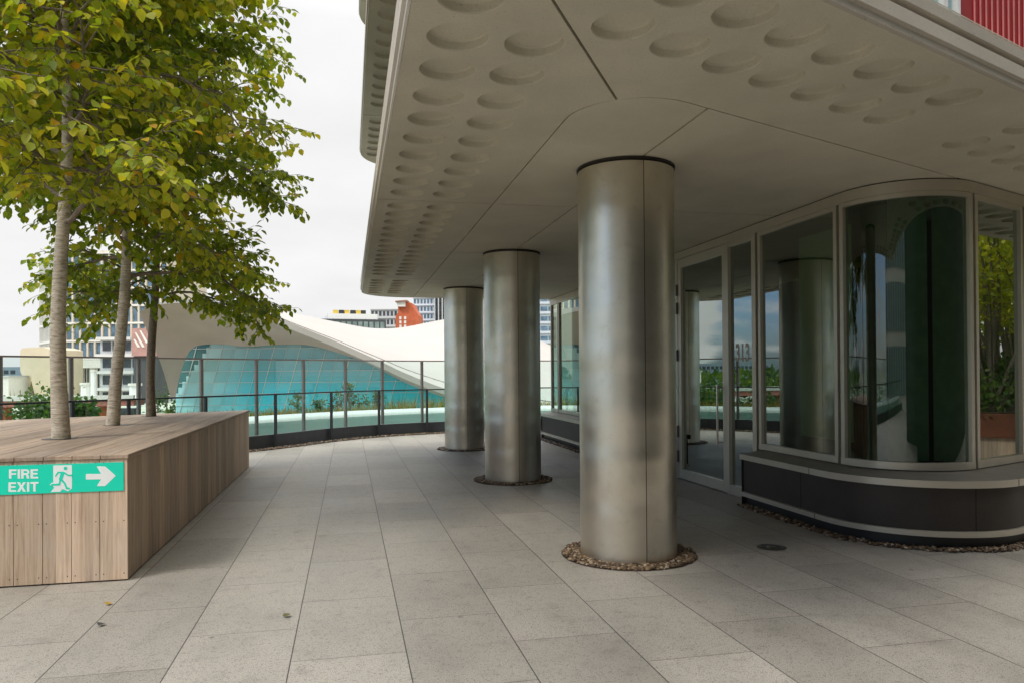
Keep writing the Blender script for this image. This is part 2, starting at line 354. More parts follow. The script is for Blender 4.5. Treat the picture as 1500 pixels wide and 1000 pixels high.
def scatter(name, pos, yv, zv, size, mat, parent=None, tmpl=(LEAF_V, LEAF_F), rnd=None, wid=None, smooth=False):
    """many small faces as one mesh: yv = growth direction, zv = rough normal"""
    pos = np.asarray(pos, float); n = len(pos); yv = np.asarray(yv, float); zv = np.asarray(zv, float)
    yv /= np.linalg.norm(yv, axis=1)[:, None]+1e-9; xv = np.cross(yv, zv); xv /= np.linalg.norm(xv, axis=1)[:, None]+1e-9; zv = np.cross(xv, yv)
    size = np.broadcast_to(np.asarray(size, float), (n,)); wid = size if wid is None else np.broadcast_to(np.asarray(wid, float), (n,))
    V, Fc = tmpl; k = len(V)
    pts = pos[:, None] + (xv[:, None]*V[None, :, :1]*wid[:, None, None] + yv[:, None]*V[None, :, 1:2]*size[:, None, None] + zv[:, None]*V[None, :, 2:3]*size[:, None, None])
    if parent is not None: pts = pts - np.array(ORIG.get(parent.name, Vector((0, 0, 0))))
    loops = []; ls = []; c = 0
    fl = [len(f) for f in Fc]; one = np.concatenate([np.array(f) for f in Fc])
    loops = (one[None, :] + (np.arange(n)*k)[:, None]).ravel(); tot = np.tile(fl, n); starts = np.concatenate([[0], np.cumsum(tot)[:-1]])
    me = bpy.data.meshes.new(name); me.vertices.add(n*k); me.vertices.foreach_set('co', pts.ravel())
    me.loops.add(len(loops)); me.loops.foreach_set('vertex_index', loops.astype(np.int32))
    me.polygons.add(len(tot)); me.polygons.foreach_set('loop_start', starts.astype(np.int32)); me.polygons.foreach_set('loop_total', tot.astype(np.int32))
    at = me.attributes.new('rnd', 'FLOAT', 'POINT'); rr = rng.random(n) if rnd is None else np.asarray(rnd, float)
    at.data.foreach_set('value', np.repeat(rr, k).astype(np.float32))
    me.materials.append(mat); me.update(calc_edges=True); me.validate()
    if smooth: me.polygons.foreach_set('use_smooth', [True]*len(me.polygons))
    o = bpy.data.objects.new(name, me); COL.objects.link(o)
    if parent is not None: o.parent = parent
    return o
def pebbles(name, pts, size=(.012, .024), z=.004, dark=1.):
    n = len(pts); pos = np.array([(p[0], p[1], z+rng.random()*.012) for p in pts])
    a = rng.random(n)*6.283; yv = np.stack([np.cos(a), np.sin(a), rng.normal(0, .15, n)], 1); zv = np.tile((0., 0., 1.), (n, 1)) + rng.normal(0, .2, (n, 3))
    sz = rng.uniform(*size, n)
    return scatter(name, pos, yv, zv, sz, M['pebble'], tmpl=(PEB_V, PEB_F), wid=sz*rng.uniform(.7, 1.4, n), smooth=True)

# ------------------------------------------------------------------ ground, terrace floor
ZC = 3.382                         # underside of the canopy
low_pts = [(-11.8,-14),(-11.9,-4),(-11.4,2),(-9.9,7.2),(-7.0,11.3),(-4.7,13.9),(-3.15,15.6),(-1.59,17.14),(-.44,18.55),(.74,19.5),(2.02,20.05),(3.4,20.4),(4.9,20.55),(6.5,20.5),(9,20.0),(14,18)]
low_path = smooth_path([Vector(p) for p in low_pts], 6)
tall_pts = [(-13.3,-14),(-13.4,-4),(-12.9,2),(-11.2,8.2),(-8.4,12.2),(-5.95,14.7),(-3.5,17.15),(-1.1,19.5),(.4,20.8),(1.95,21.7),(3.6,22.25),(5.2,22.4),(7.2,22.2),(10,21.7),(15,19.5)]
tall_path = smooth_path([Vector(p) for p in tall_pts], 6)
def ray_s(path, px):
    # arc length at which a plan path crosses the photo column px
    r = ray(px, 550); L_ = 0
    for a, b in zip(path[:-1], path[1:]):
        c0, c1 = r.x*a.y-r.y*a.x, r.x*b.y-r.y*b.x
        if c0*c1 <= 0 and r.x*a.x+r.y*a.y > 0: return L_ + (b-a).length*c0/(c0-c1)
        L_ += (b-a).length
def offset(path, o):
    r = []
    for i, p in enumerate(path):
        t = (path[min(i+1, len(path)-1)]-path[max(i-1, 0)]).normalized(); r.append(Vector((p.x+t.y*o, p.y-t.x*o)))
    return r
mb = MB(); fl = [(p.x, p.y) for p in offset(low_path, -.05)] + [(48, 16), (48, -14)]
mb.prism(fl, -.3, 0); tag(mb.build('terrace_paving', M['paving']), kind='structure')
mb = MB(); mb.strip(low_path, [(.34, .004), (.10, .004)]); tag(mb.build('gravel_strip', M['soil']), kind='structure')
# charcoal upstand right behind the low rail
mb = MB(); mb.strip(low_path, [(-.03,-.3),(-.03,.29),(-.12,.29),(-.12,-.3),(-.03,-.3)]); tag(mb.build('kerb', M['kerb']), kind='structure')
mb = MB(); n_ = len(low_path); out_p = offset(tall_path, -1.0)
ring = [(p.x, p.y, -.05) for p in offset(low_path, -.12)] + [(p.x, p.y, -.05) for p in out_p[::-1]]; mb.add(ring, [tuple(range(len(ring)))])
tag(mb.build('roof_edge_gravel', plain('grey_gravel', (.22, .215, .2), .9, 0, .3, 60.)), kind='structure')
g = G('park_ground'); p = g.geo(); a = g.noise(p, .03, 6.); b = g.noise(p, .9, 5.)
M['ground'] = g.set(col=g.mix(g.mapr(a, .42, .58, 0, 1), g.mix(b, (.05, .085, .025), (.12, .15, .05)), g.mix(b, (.34, .32, .27), (.46, .44, .38))), rough=.9)
mb = MB(); S = 4000; mb.box(-S, -S, -9.5, S, S, -9); tag(mb.build('ground', M['ground']), kind='structure')
mb = MB(); pl = [P(x_, 560, d) for x_, d in ((-80,82),(240,82),(330,150),(-80,150))]; mb.prism([(q.x, q.y) for q in pl], -9.0, -2.6)
g = G('plaza_stone'); p = g.geo(); b = g.noise(p, .25, 5.); c = g.noise(p, 1.2, 4.)
M['plaza'] = g.set(col=g.mix(g.mapr(c, .52, .62, 0, .8), g.mix(b, (.50, .48, .42), (.64, .62, .55)), (.34, .33, .10)), rough=.9)
tag(mb.build('plaza_ground', M['plaza']), kind='structure')

# ------------------------------------------------------------------ near tower building
U = Vector((.9285, .3714)); W = Vector((-.3714, .9285)); O = Vector((3.2, 3.59))      # near edge frame
def uw(s, w): q = O + U*s + W*w; return (q.x, q.y)
EX, JX, JW = .306, 1.514, 1.31
FX = 4.88
CORN = (EX, O.y + .4*(EX-O.x)); YEND = 17.84
bld = thing('office_building', 'curved concrete and glass building with dimpled overhanging floor slabs', 'building', (5, 10, 0))
GAP = .010
def panel(mbx, outline, holes, z0, dep=.055):
    """flat soffit panel: outline polygon with recessed dimples (cx, cy, r)"""
    pts = [Vector(p) for p in outline]; edges = []; nO = len(pts); edges += [(i, (i+1) % nO) for i in range(nO)]
    rings = []
    for cx, cy, r in holes:
        b = len(pts); k = 36
        pts += [Vector((cx+r*math.cos(2*math.pi*i/k), cy+r*math.sin(2*math.pi*i/k))) for i in range(k)]; edges += [(b+i, b+(i+1) % k) for i in range(k)]
        rings.append((cx, cy, r, k))
    vs, es, fs, *_ = delaunay_2d_cdt(pts, edges, [], 0, 1e-6); keep = []
    for f in fs:
        c = sum((vs[i] for i in f), Vector((0, 0)))/len(f); ins = False
        for i in range(nO):
            a, b = pts[i], pts[(i+1) % nO]
            if (a.y > c.y) != (b.y > c.y) and c.x < (b.x-a.x)*(c.y-a.y)/(b.y-a.y)+a.x: ins = not ins
        if not ins or any((c.x-q[0])**2+(c.y-q[1])**2 < (q[2]*.985)**2 for q in holes): continue
        ar = sum(vs[f[i]].x*vs[f[(i+1) % len(f)]].y-vs[f[(i+1) % len(f)]].x*vs[f[i]].y for i in range(len(f)))
        keep.append(tuple(f) if ar < 0 else tuple(f)[::-1])
    mbx.add([(v.x, v.y, z0) for v in vs], keep)
    for cx, cy, r, k in rings:
        prof = [(r, 0), (r-.005, .006), (r-.011, dep*.80), (r-.018, dep*.95), (r-.032, dep)]
        vv = [(cx+q*math.cos(2*math.pi*i/k), cy+q*math.sin(2*math.pi*i/k), z0+hh) for q, hh in prof for i in range(k)]
        ff = [(a*k+i, a*k+(i+1) % k, (a+1)*k+(i+1) % k, (a+1)*k+i) for a in range(len(prof)-1) for i in range(k)] + [tuple((len(prof)-1)*k+i for i in range(k))[::-1]]
        mbx.add(vv, ff)
    mbx.add([(p[0], p[1], z0) for p in outline] + [(p[0], p[1], z0+.06) for p in outline], [(i, (i+1) % nO, nO+(i+1) % nO, nO+i) for i in range(nO)])
DR = .168
far_fil = fillet((EX, YEND), (0, 1), (1, 0), 1.05)
SR = 12.0                                   # how far the near edge runs to the right
cj_in = Vector((1.74, 4.66)); cj_out = Vector(CORN)
inner_fil = fillet((JX, 4.33), (0, -1), U, .5)
jn = min(range(len(inner_fil)), key=lambda i: (inner_fil[i]-cj_in).length)
def slab_panels(mbb, mbi, z0, full=True):
    jt = (cj_in-cj_out).normalized(); jp = Vector((-jt.y, jt.x))*GAP
    ys1 = [7.45-.438*k for k in range(11)]; ys2 = [8.06+.43*k for k in range(14)]; ys3 = [14.62+.44*k for k in range(6)]
    XA, XB = .58, 1.0
    def lim(x_): return cj_out.y + (x_-cj_out.x)*jt.y/jt.x
    h = [(XA, y_, DR) for y_ in ys1 if y_-DR-.06 > lim(XA+DR)] + [(XB, y_, DR) for y_ in ys1 if y_-DR-.02 > lim(XB+DR*.8)]
    # left panel one: along the joint, then the inner curve
    o = [tuple(cj_out+jp), (tuple(cj_in+jp))]; o[0] = (EX, o[0][1]+.001)
    o = [o[0]] + [tuple(inner_fil[jn]+Vector((-GAP*.7, GAP*.3)))] + [(q.x-GAP, q.y) for q in inner_fil[:jn][::-1]] + [(JX-GAP, 7.784-GAP), (EX, 7.784-GAP)]
    panel(mbb, o, h, z0)
    panel(mbb, [(EX, 7.784+GAP), (JX-GAP, 7.784+GAP), (JX-GAP, 14.265-GAP), (EX, 14.265-GAP)], [(x_, y_, DR) for x_ in (XA, XB) for y_ in ys2], z0)
    ff = [(q.x, q.y) for q in far_fil]
    panel(mbb, [(EX, 14.265+GAP), (JX-GAP, 14.265+GAP), (JX-GAP, YEND)] + ff[::-1], [(x_, y_, DR) for x_ in (XA, XB) for y_ in ys3 if not (x_ == XA and y_ > 17.0)], z0)
    # near panels
    ss = [.03+.42*k for k in range(-5, 3)]
    h = [(*uw(s_, .29), DR) for s_ in ss] + [(*uw(s_, .725), DR) for s_ in ss[1:]]
    o = [(cj_out.x+GAP*1.2, cj_out.y), uw(1.43-GAP*.0, 0), uw(1.43, JW-GAP)] + [tuple(q-W*GAP) for q in inner_fil[jn:][::-1]]
    o[-1] = tuple(inner_fil[jn]+Vector((GAP, -GAP*.6)))
    panel(mbb, o, h, z0)
    ss = [1.98+.42*k for k in range(14)]
    panel(mbb, [uw(1.4302, 0), uw(SR, 0), uw(SR, JW-GAP), uw(1.4302, JW-GAP)], [(*uw(s_, w_), DR) for s_ in ss for w_ in (.29, .725)], z0)
    if not full: return
    # inner flat panels, joint on the column line X = CX
    CX = 2.40; XR = FX+1.5
    nl = lambda x_: 4.33 + .4*(x_-JX)
    ys = [7.784, 11.0, 14.265, YEND]
    panel(mbi, [(q.x+.001, q.y+.001) for q in inner_fil] + [(CX-GAP, nl(CX-GAP)+.002), (CX-GAP, ys[0]-GAP), (JX+GAP*.3, ys[0]-GAP)], [], z0)
    panel(mbi, [(CX+GAP, nl(CX+GAP)+.002), (XR+3, nl(XR+3)+.002), (XR+3, ys[0]-GAP), (CX+GAP, ys[0]-GAP)], [], z0)
    for a, b in zip(ys[:-1], ys[1:]):
        panel(mbi, [(JX+GAP*.3, a+GAP), (CX-GAP, a+GAP), (CX-GAP, b-GAP if b < YEND else b), (JX+GAP*.3, b-GAP if b < YEND else b)], [], z0)
        panel(mbi, [(CX+GAP, a+GAP), (XR+3, a+GAP), (XR+3, b-GAP if b < YEND else b), (CX+GAP, b-GAP if b < YEND else b)], [], z0)
edge_path = [Vector(uw(SR, 0)), ] + fillet(CORN, -U, (0, 1), .12, 5) + [Vector((EX, y_)) for y_ in (6, 10, 14)] + far_fil + [Vector((9.5, YEND))]
edge_prof = [(-.002, 0), (-.016, .012), (-.018, .05), (-.036, .062), (-.038, .135), (.03, .14), (.03, .182), (-.032, .185), (-.036, .25), (.5, .252)]
levels = (ZC, 6.44, 9.50)
for i, zl in enumerate(levels):
    mbb, mbi = MB(), MB(); slab_panels(mbb, mbi, zl, True)
    sl = mbb.build('dimpled_soffit', M['concrete'], bld, smooth=True, angle=28, fix=False)
    if mbi.v: mbi.build('smooth_soffit', M['concrete_smooth'], bld, fix=False)
    mb = MB(); mb.strip(edge_path, [(o_, h_+zl) for o_, h_ in edge_prof]); mb.build('slab_edge', M['fascia'], bld, smooth=True, angle=25)
    # core of the slab above the joints
    mb = MB(); mb.prism([(q.x, q.y) for q in offset(edge_path, .055)] + [(9.5, 9)], zl+.062, zl+.244); mb.build('floor_slab', M['dark_gap'], bld)
# upper storey walls, set back from the edge
def wall_path(o_): return [Vector(uw(SR-.2, o_))] + fillet(Vector(uw(0, o_)) + U*((EX+o_-uw(0, o_)[0])/U.x), -U, (0, 1), .5, 6) + [Vector((EX+o_, 10))] + fillet((EX+o_, YEND-o_), (0, 1), (1, 0), .8, 6) + [Vector((9, YEND-o_))]
for zl in levels[:2]:
    mb = MB(); mb.strip(wall_path(1.3), [(0, zl+.25), (0, zl+3.06)]); mb.build('upper_wall', M['white_tile'], bld)
zu = ZC+.25
rs0 = None
def s_on(px, py, w_):                      # where a photo ray meets the set-back line
    r = ray(px, py); a = O + W*w_
    # solve r.xy*t = a + U*s
    det = r.x*(-U.y) - r.y*(-U.x); t = (a.x*(-U.y) - a.y*(-U.x))/det; return (r.x*a.y - r.y*a.x)/det
RW = .30
s0 = s_on(1403, 20, RW); a3 = Vector((*uw(0, RW), 0)); e3 = Vector((U.x, U.y, 0)); n3 = Vector((-W.x, -W.y, 0))
mb = MB(); mb.obox(a3, e3, n3, s0, s0+3.2, -.06, 0, zu, zu+2.7); mb.mi = 1
for k in range(26):
    s_ = s0+.22+.085*k; mb.obox(a3, e3, n3, s_, s_+.004, .0, .010, zu, zu+2.69)
mb.build('red_cladding', [M['red_clad'], M['pink_rib']], bld)
mb = MB(); mb.obox(a3, e3, n3, s0-.035, s0-.003, -.05, .02, zu, zu+2.7); mb.obox(a3, e3, n3, s0-1.2, s0-1.165, -.05, .02, zu, zu+2.7); mb.obox(a3, e3, n3, s0-1.16, s0-.04, -.05, .015, zu+2.6, zu+2.7)
mb.obox(a3, e3, n3, s0-.21, s0-.15, -.05, .01, zu, zu+2.58)
uwn = mb.build('upper_window', M['white'], bld)
mb = MB(); mb.obox(a3, e3, n3, s0-1.16, s0-.04, -.03, -.02, zu+.002, zu+2.59); mb.build('pane', M['pool_glass'], uwn)
for hh in (.055, .10):
    mb = MB(); q0, q1 = uw(-3, .06), uw(SR-1, .06); mb.tube([(*q0, zu+hh), (*q1, zu+hh)], .004, 6); mb.build('guard_wire', M['alu'], bld)

# ---- glazed ground floor
gl_fil = fillet((FX, 5.678), (0, -1), U, .65, 16)
def near(s_, o_=0.): q = gl_fil[-1] + U*s_ + W*o_; return q
FZ0, FZ1 = .66, ZC-.012
def frame_run(mbx, path, z0, z1, t=.07, o=.0): mbx.strip(path, [(o-.0, z0), (o+t, z0), (o+t, z1), (o-.0, z1), (o-.0, z0)])
# path travels towards -Y along X=FX, then along U; outside is to the right of travel
def straight(y0, y1): return [Vector((FX, y0)), Vector((FX, y1))]
head = MB(); frame_run(head, straight(YEND-.1, 6.66) + gl_fil[1:] + [near(.8), near(5)], FZ1-.105, FZ1, .05); head.build('head_frame', M['alu'], bld, smooth=True)
hg = MB(); hg.strip(straight(YEND-.1, 6.66) + gl_fil[1:] + [near(5)], [(.03, FZ1), (.03, ZC+.03), (-.2, ZC+.03)]); hg.build('shadow_gap', M['dark_gap'], bld)
def window(path, z0, z1, mull=.055, gm='facade_glass'):
    """frame all round a run of plan path, with one pane"""
    mbx = MB(); frame_run(mbx, path, z0, z0+.07, .05); frame_run(mbx, path, z1-.045, z1-.001, .045)
    for end, nxt in ((path[0], path[1]), (path[-1], path[-2])):
        t = (nxt-end).normalized(); e = Vector((t.x, t.y, 0)); n_o = Vector((t.y, -t.x, 0))
        if end is path[-1]: n_o = -n_o
        mbx.obox((end.x, end.y, 0), e, n_o, .002, mull, -.02, .047, z0+.0702, z1-.0455)
    w = mbx.build('window', M['alu'], bld, smooth=True)
    mb2 = MB(); pp = path[:]; a, b = (pp[1]-pp[0]).normalized(), (pp[-2]-pp[-1]).normalized(); pp = [pp[0]+a*.03] + pp[1:-1] + [pp[-1]+b*.03]
    mb2.strip(pp, [(.012, z0+.05), (.012, z1-.03)]); mb2.build('pane', M[gm], w, smooth=True, angle=60)
    return w
ztop = FZ1-.106
window(straight(8.20, 6.70), FZ0, ztop)
window([Vector((FX, 6.66))] + gl_fil[1:], FZ0, ztop, gm='dark_glass')
window([near(.04), near(1.06)], FZ0, ztop)
window([near(1.10), near(2.9)], FZ0, ztop)
window([near(2.94), near(4.9)], FZ0, ztop)
for a, b in ((YEND-.15, 17.05), (17.01, 15.3), (15.26, 13.6), (13.56, 12.1), (12.06, 10.75)): window(straight(a, b), FZ0, ztop)
# door with side light (down to the floor)
dz0 = .004
DY0, DY1, DY2, DY3 = 10.72, 10.44, 8.98, 8.24
side = MB(); side.obox((FX, 0, 0), (0, 1, 0), (-1, 0, 0), DY2-.068, DY2-.002, -.02, .055, dz0, ztop); side.obox((FX, 0, 0), (0, 1, 0), (-1, 0, 0), DY3, DY3+.09, -.02, .055, dz0, ztop)
side.obox((FX, 0, 0), (0, 1, 0), (-1, 0, 0), DY3+.0902, DY2-.0682, -.02, .05, dz0, .13); side.obox((FX, 0, 0), (0, 1, 0), (-1, 0, 0), DY3+.0902, DY2-.0682, -.02, .05, ztop-.06, ztop)
sl_o = side.build('side_light', M['alu'], bld); mb = MB(); mb.box(FX-.012, DY3+.08, .1, FX-.010, DY2-.06, ztop-.03); mb.build('pane', M['facade_glass'], sl_o)
dj = MB(); dj.obox((FX, 0, 0), (0, 1, 0), (-1, 0, 0), DY1+.004, DY1+.09, -.02, .055, dz0, ztop); dj.obox((FX, 0, 0), (0, 1, 0), (-1, 0, 0), DY1+.092, DY0-.002, -.02, .02, dz0, ztop); dj.build('door_jamb', M['alu'], bld)
dr = MB()
for a, b, c, d in ((DY2+.002, DY2+.10, dz0+.006, ztop-.004), (DY1-.10, DY1, dz0+.006, ztop-.004), (DY2+.1002, DY1-.1002, dz0+.006, .15), (DY2+.1002, DY1-.1002, ztop-.13, ztop-.004)):
    dr.obox((FX, 0, 0), (0, 1, 0), (-1, 0, 0), a, b, -.015, .05, c, d)
door = bevel(dr.build('door', M['alu'], bld), .004); mb = MB(); mb.box(FX-.012, DY2+.09, .13, FX-.010, DY1-.09, ztop-.12); mb.build('pane', M['facade_glass'], door)
mb = MB(); hy = DY2+.13; mb.tube([(FX-.115, hy, .62), (FX-.115, hy, 1.42)], .014, 10)
for zz in (.66, 1.38): mb.tube([(FX-.115, hy, zz), (FX-.052, hy-.04, zz)], .009, 8)
mb.build('handle', plain('polished_steel', (.62, .6, .55), .22, .9), door, smooth=True)
for zz in (.25, .62, 1.75, 2.45, 2.72):
    mb = MB(); mb.tube([(FX-.065, DY1+.004, zz), (FX-.065, DY1+.004, zz+.17)], .016, 10); mb.build('hinge', M['alu_dark'], door, smooth=True)
# door number on the side light
def text_obj(txt, size, mat, name, parent, origin, ex, ez, bold=.0, depth=.002, width=None, squeeze=1.):  # built-in letters turned into mesh
    cu = bpy.data.curves.new('lettering', 'FONT'); cu.body = txt; cu.size = size; cu.offset = bold; cu.extrude = depth; cu.align_x = 'CENTER'; cu.align_y = 'CENTER'
    ob = bpy.data.objects.new('lettering_source', cu); COL.objects.link(ob); dg = bpy.context.evaluated_depsgraph_get(); dg.update()
    me = bpy.data.meshes.new_from_object(ob.evaluated_get(dg)); bpy.data.objects.remove(ob); bpy.data.curves.remove(cu)
    xs = [v.co.x for v in me.vertices]; ys = [v.co.y for v in me.vertices]; mxx, mnn = max(xs), min(xs); cxx = (mxx+mnn)/2; cyy = (max(ys)+min(ys))/2
    k = squeeze if width is None else width/(mxx-mnn); ex, ez = Vector(ex), Vector(ez); en = ex.cross(ez); og = Vector(origin) - (ORIG.get(parent.name) if parent else Vector())
    for v in me.vertices: v.co = og + ex*((v.co.x-cxx)*k) + ez*(v.co.y-cyy) + en*v.co.z
    me.materials.clear(); me.materials.append(mat); o = bpy.data.objects.new(name, me); COL.objects.link(o); o.parent = parent; return o
text_obj('313', .30, plain('number_film', (.42, .38, .32), .6), 'number', sl_o, (FX-.0129, (DY2+DY3)/2+.02, 1.83), (0, -1, 0), (0, 0, 1), .010, .0002, .34)

# ---- plinth under the windows
PX_ = 4.58
pl_fil = fillet((PX_, 5.106), (0, -1), U, 1.0, 18)
def plinth(path, glass_path, cap0=True, joints=()):
    mbx = MB(); mbx.strip(path, [(-.05, 0), (-.05, .12), (-.25, .12)]); mbx.build('plinth_base', M['black'], bld, smooth=True)
    mbx = MB(); mbx.strip(path, [(-.08, .115), (.012, .115), (.012, .165), (-.08, .165), (-.08, .115)]); mbx.build('kick_strip', M['alu'], bld, smooth=True)
    mbx = MB(); mbx.strip(path, [(-.02, .166), (-.02, .55)]); mbx.build('plinth_wall', M['plinth'], bld, smooth=True)
    # sloping sill from the glass out to the lip
    n1 = len(path); gp = glass_path
    mbx = MB(); mbx.add([(q.x, q.y, .655) for q in gp] + [(q.x, q.y, .615) for q in offset(path, .028)], [(i, i+1, n1+i+1, n1+i) for i in range(n1-1)])
    so = mbx.build('sill', M['sill_top'], bld, smooth=True, angle=30)
    mbx = MB(); mbx.strip(offset(path, .029), [(-.001, .6155), (0, .615), (0, .552), (-.06, .552)]); mbx.build('sill_lip', M['alu'], so, smooth=True, angle=30)
    p0, g0 = path[0], gp[0]
    mbx = MB(); mbx.add([(p0.x, p0.y+.01, 0.002), (g0.x, g0.y+.01, 0.002), (g0.x, g0.y+.01, .64), (p0.x, p0.y+.01, .60)], [(0, 1, 2, 3)]); mbx.build('plinth_end', M['plinth'], bld)
yy0 = 8.16
pp = [Vector((PX_, yy0 + (pl_fil[0].y-yy0)*i/6)) for i in range(6)] + pl_fil + [pl_fil[-1] + U*(k*.6) for k in range(1, 9)]
gp = [Vector((FX, yy0 + (gl_fil[0].y-yy0)*i/6)) for i in range(6)] + [gl_fil[min(16, int(i*16/18))] for i in range(19)] + [gl_fil[-1] + U*(k*.6) for k in range(1, 9)]
plinth(pp, gp)
pp2 = [Vector((PX_, y_)) for y_ in (YEND-.15, 15.5, 13, 10.78)]; gp2 = [Vector((FX, q.y)) for q in pp2]; plinth(pp2, gp2)
# panel joints in the plinth and lips
for q, nn, z0, z1, oo in ((Vector((PX_, 7.0)), Vector((-1, 0)), .167, .55, -.0195), (pl_fil[13], None, .167, .55, -.0195), (Vector((PX_, 6.78)), Vector((-1, 0)), .553, .614, .0295), (Vector((PX_, 6.72)), Vector((-1, 0)), .116, .164, .0125), (pl_fil[17], None, .553, .614, .0295)):
    if nn is None: t = (pl_fil[pl_fil.index(q)+1]-pl_fil[pl_fil.index(q)-1]).normalized(); nn = Vector((t.y, -t.x))
    q = q + nn*oo; e = Vector((-nn.y, nn.x, 0)); mb = MB(); mb.obox((q.x, q.y, 0), e, (nn.x, nn.y, 0), -.004, .004, -.002, .0008, z0, z1); mb.build('plinth_joint', M['dark_gap'], bld)
# interior seen through the glass
M['int_floor'] = plain('interior_floor', (.10, .105, .10), .35); M['int_wall'] = plain('interior_wall', (.30, .35, .26), .8); M['int_dark'] = plain('interior_dark', (.03, .032, .03), .8)
mb = MB(); mb.prism([(FX+.05, YEND-.2), (FX+.05, 6.7), (5.2, 6.25), (5.9, 6.2), (11, 8.3), (11, YEND-.2)], .005, .02); mb.build('interior_floor', M['int_floor'], bld)
mb = MB(); mb.box(8.6, 7.6, .02, 8.8, YEND-.2, ZC-.03); mb.build('interior_wall', M['int_dark'], bld)
mb = MB(); mb.box(5.35, YEND-.45, .02, 8.59, YEND-.25, ZC-.03); mb.build('interior_wall', M['int_wall'], bld)
mb = MB(); mb.box(6.6, 7.5, .02, 8.59, 7.62, ZC-.03); mb.build('interior_wall', M['int_wall'], bld)
mb = MB(); mb.tube([(5.75, 7.1, .02), (5.75, 7.1, ZC-.03)], .26, 24); mb.build('interior_pillar', M['int_wall'], bld, smooth=True)
mb = MB(); mb.box(6.05, 6.75, .02, 6.12, 7.4, ZC-.2); mb.build('interior_door', plain('oxblood_door', (.09, .02, .018), .5), bld)
M['blind'] = plain('green_blind', (.55, .66, .44), .85, 0, .04)
mb = MB(); mb.box(FX+.16, 6.78, .86, FX+.19, 7.66, 3.1); mb.build('roller_blind', M['blind'], bld)
mb = MB(); mb.add([(5.62, 6.32, .7), (6.02, 6.36, .7), (6.02, 6.36, 3.3), (5.62, 6.32, 3.3)], [(0, 1, 2, 3)]); mb.extrude_face([(5.30, 6.55, .7), (5.60, 6.36, .7), (5.60, 6.36, 3.3), (5.30, 6.55, 3.3)], (.02, .03, 0)); mb.build('roller_blind', M['int_wall'], bld)
mb = MB(); mb.box(5.25, 12.6, .02, 6.4, 12.75, ZC-.03); mb.build('interior_wall', M['int_wall'], bld)

# ---- columns
CXX = 2.40; RC = .42
col = thing('round_column', 'nearest and widest of the brushed steel columns, in front of the glass door', 'column', (CXX, 6.24, 0), 'steel columns under the canopy')
def half(a0, a1, n=48):
    mbx = MB(); zs = [0.0, .9, 1.8, 2.6, ZC-.035]; k = n+1
    vs = [(RC*math.cos(a0+(a1-a0)*i/n), RC*math.sin(a0+(a1-a0)*i/n), z_) for z_ in zs for i in range(k)]
    mbx.add(vs, [(a*k+i, a*k+i+1, (a+1)*k+i+1, (a+1)*k+i) for a in range(len(zs)-1) for i in range(n)]); return mbx
gp_ = .0075
for a in (-math.pi/2, math.pi/2): half(a+gp_, a+math.pi-gp_).build('shell', M['steel'], col, smooth=True, local=True, fix=False)
mb = MB(); mb.tube([(0, 0, .0), (0, 0, ZC)], RC-.012, 48); mb.build('core', M['steel_dark'], col, smooth=True, local=True)
mb = MB(); vs = []; k = 64
mb.tube([(0, 0, ZC-.022), (0, 0, ZC-.004)], RC+.010, 64); mb.build('collar', M['steel_dark'], col, smooth=True, local=True)
for y_, lb in ((10.967, 'middle brushed steel column standing between the nearest and the farthest one'), (15.735, 'farthest and slimmest-looking steel column, beside the glass railing')):
    c = copy_tree(col); c.location = (CXX, y_, 0); tag(c, lb)
for y_, lb in ((6.24, 'ring of brown pebbles around the foot of the nearest column'), (10.967, 'ring of brown pebbles around the foot of the middle column'), (15.735, 'ring of brown pebbles around the foot of the farthest column')):
    th = rng.random(1500)*6.283; rr = np.sqrt(rng.uniform((RC+.01)**2, .575**2, 1500)); o = pebbles('pebble_ring', np.stack([CXX+rr*np.cos(th), y_+rr*np.sin(th)], 1), (.014, .026))
    tag(o, lb, 'pebbles', 'pebble rings around the columns', 'stuff')
    mb = MB(); k = 48; mb.add([(CXX+r_*math.cos(2*math.pi*i/k), y_+r_*math.sin(2*math.pi*i/k), .004) for r_ in (RC-.03, .59) for i in range(k)], [(i, (i+1) % k, k+(i+1) % k, k+i) for i in range(k)])
    b = mb.build('pebble_bed', M['soil'], o)
def along(path, n, o0, o1):
    seg = [(path[i], path[i+1]) for i in range(len(path)-1)]; ln = np.array([(b-a).length for a, b in seg]); pk = rng.choice(len(seg), n, p=ln/ln.sum()); r_ = []
    for k_ in pk:
        a, b = seg[k_]; t = (b-a).normalized(); q = a+(b-a)*rng.random(); o_ = rng.uniform(o0, o1); r_.append((q.x+t.y*o_, q.y-t.x*o_))
    return np.array(r_)
o = pebbles('pebble_border', np.concatenate([along(pp, 1700, -.06, .085), along(pp2, 1500, -.06, .14)]), (.014, .027)); tag(o, 'narrow border of brown pebbles along the foot of the dark plinth', 'pebbles', kind='stuff')
vis = low_path[len(low_path)*3//10:]
o = pebbles('leaf_litter_border', along(vis, 3600, .02, .32), (.014, .034)); tag(o, 'brown pebbles and leaf litter along the foot of the glass railing', 'pebbles', kind='stuff')
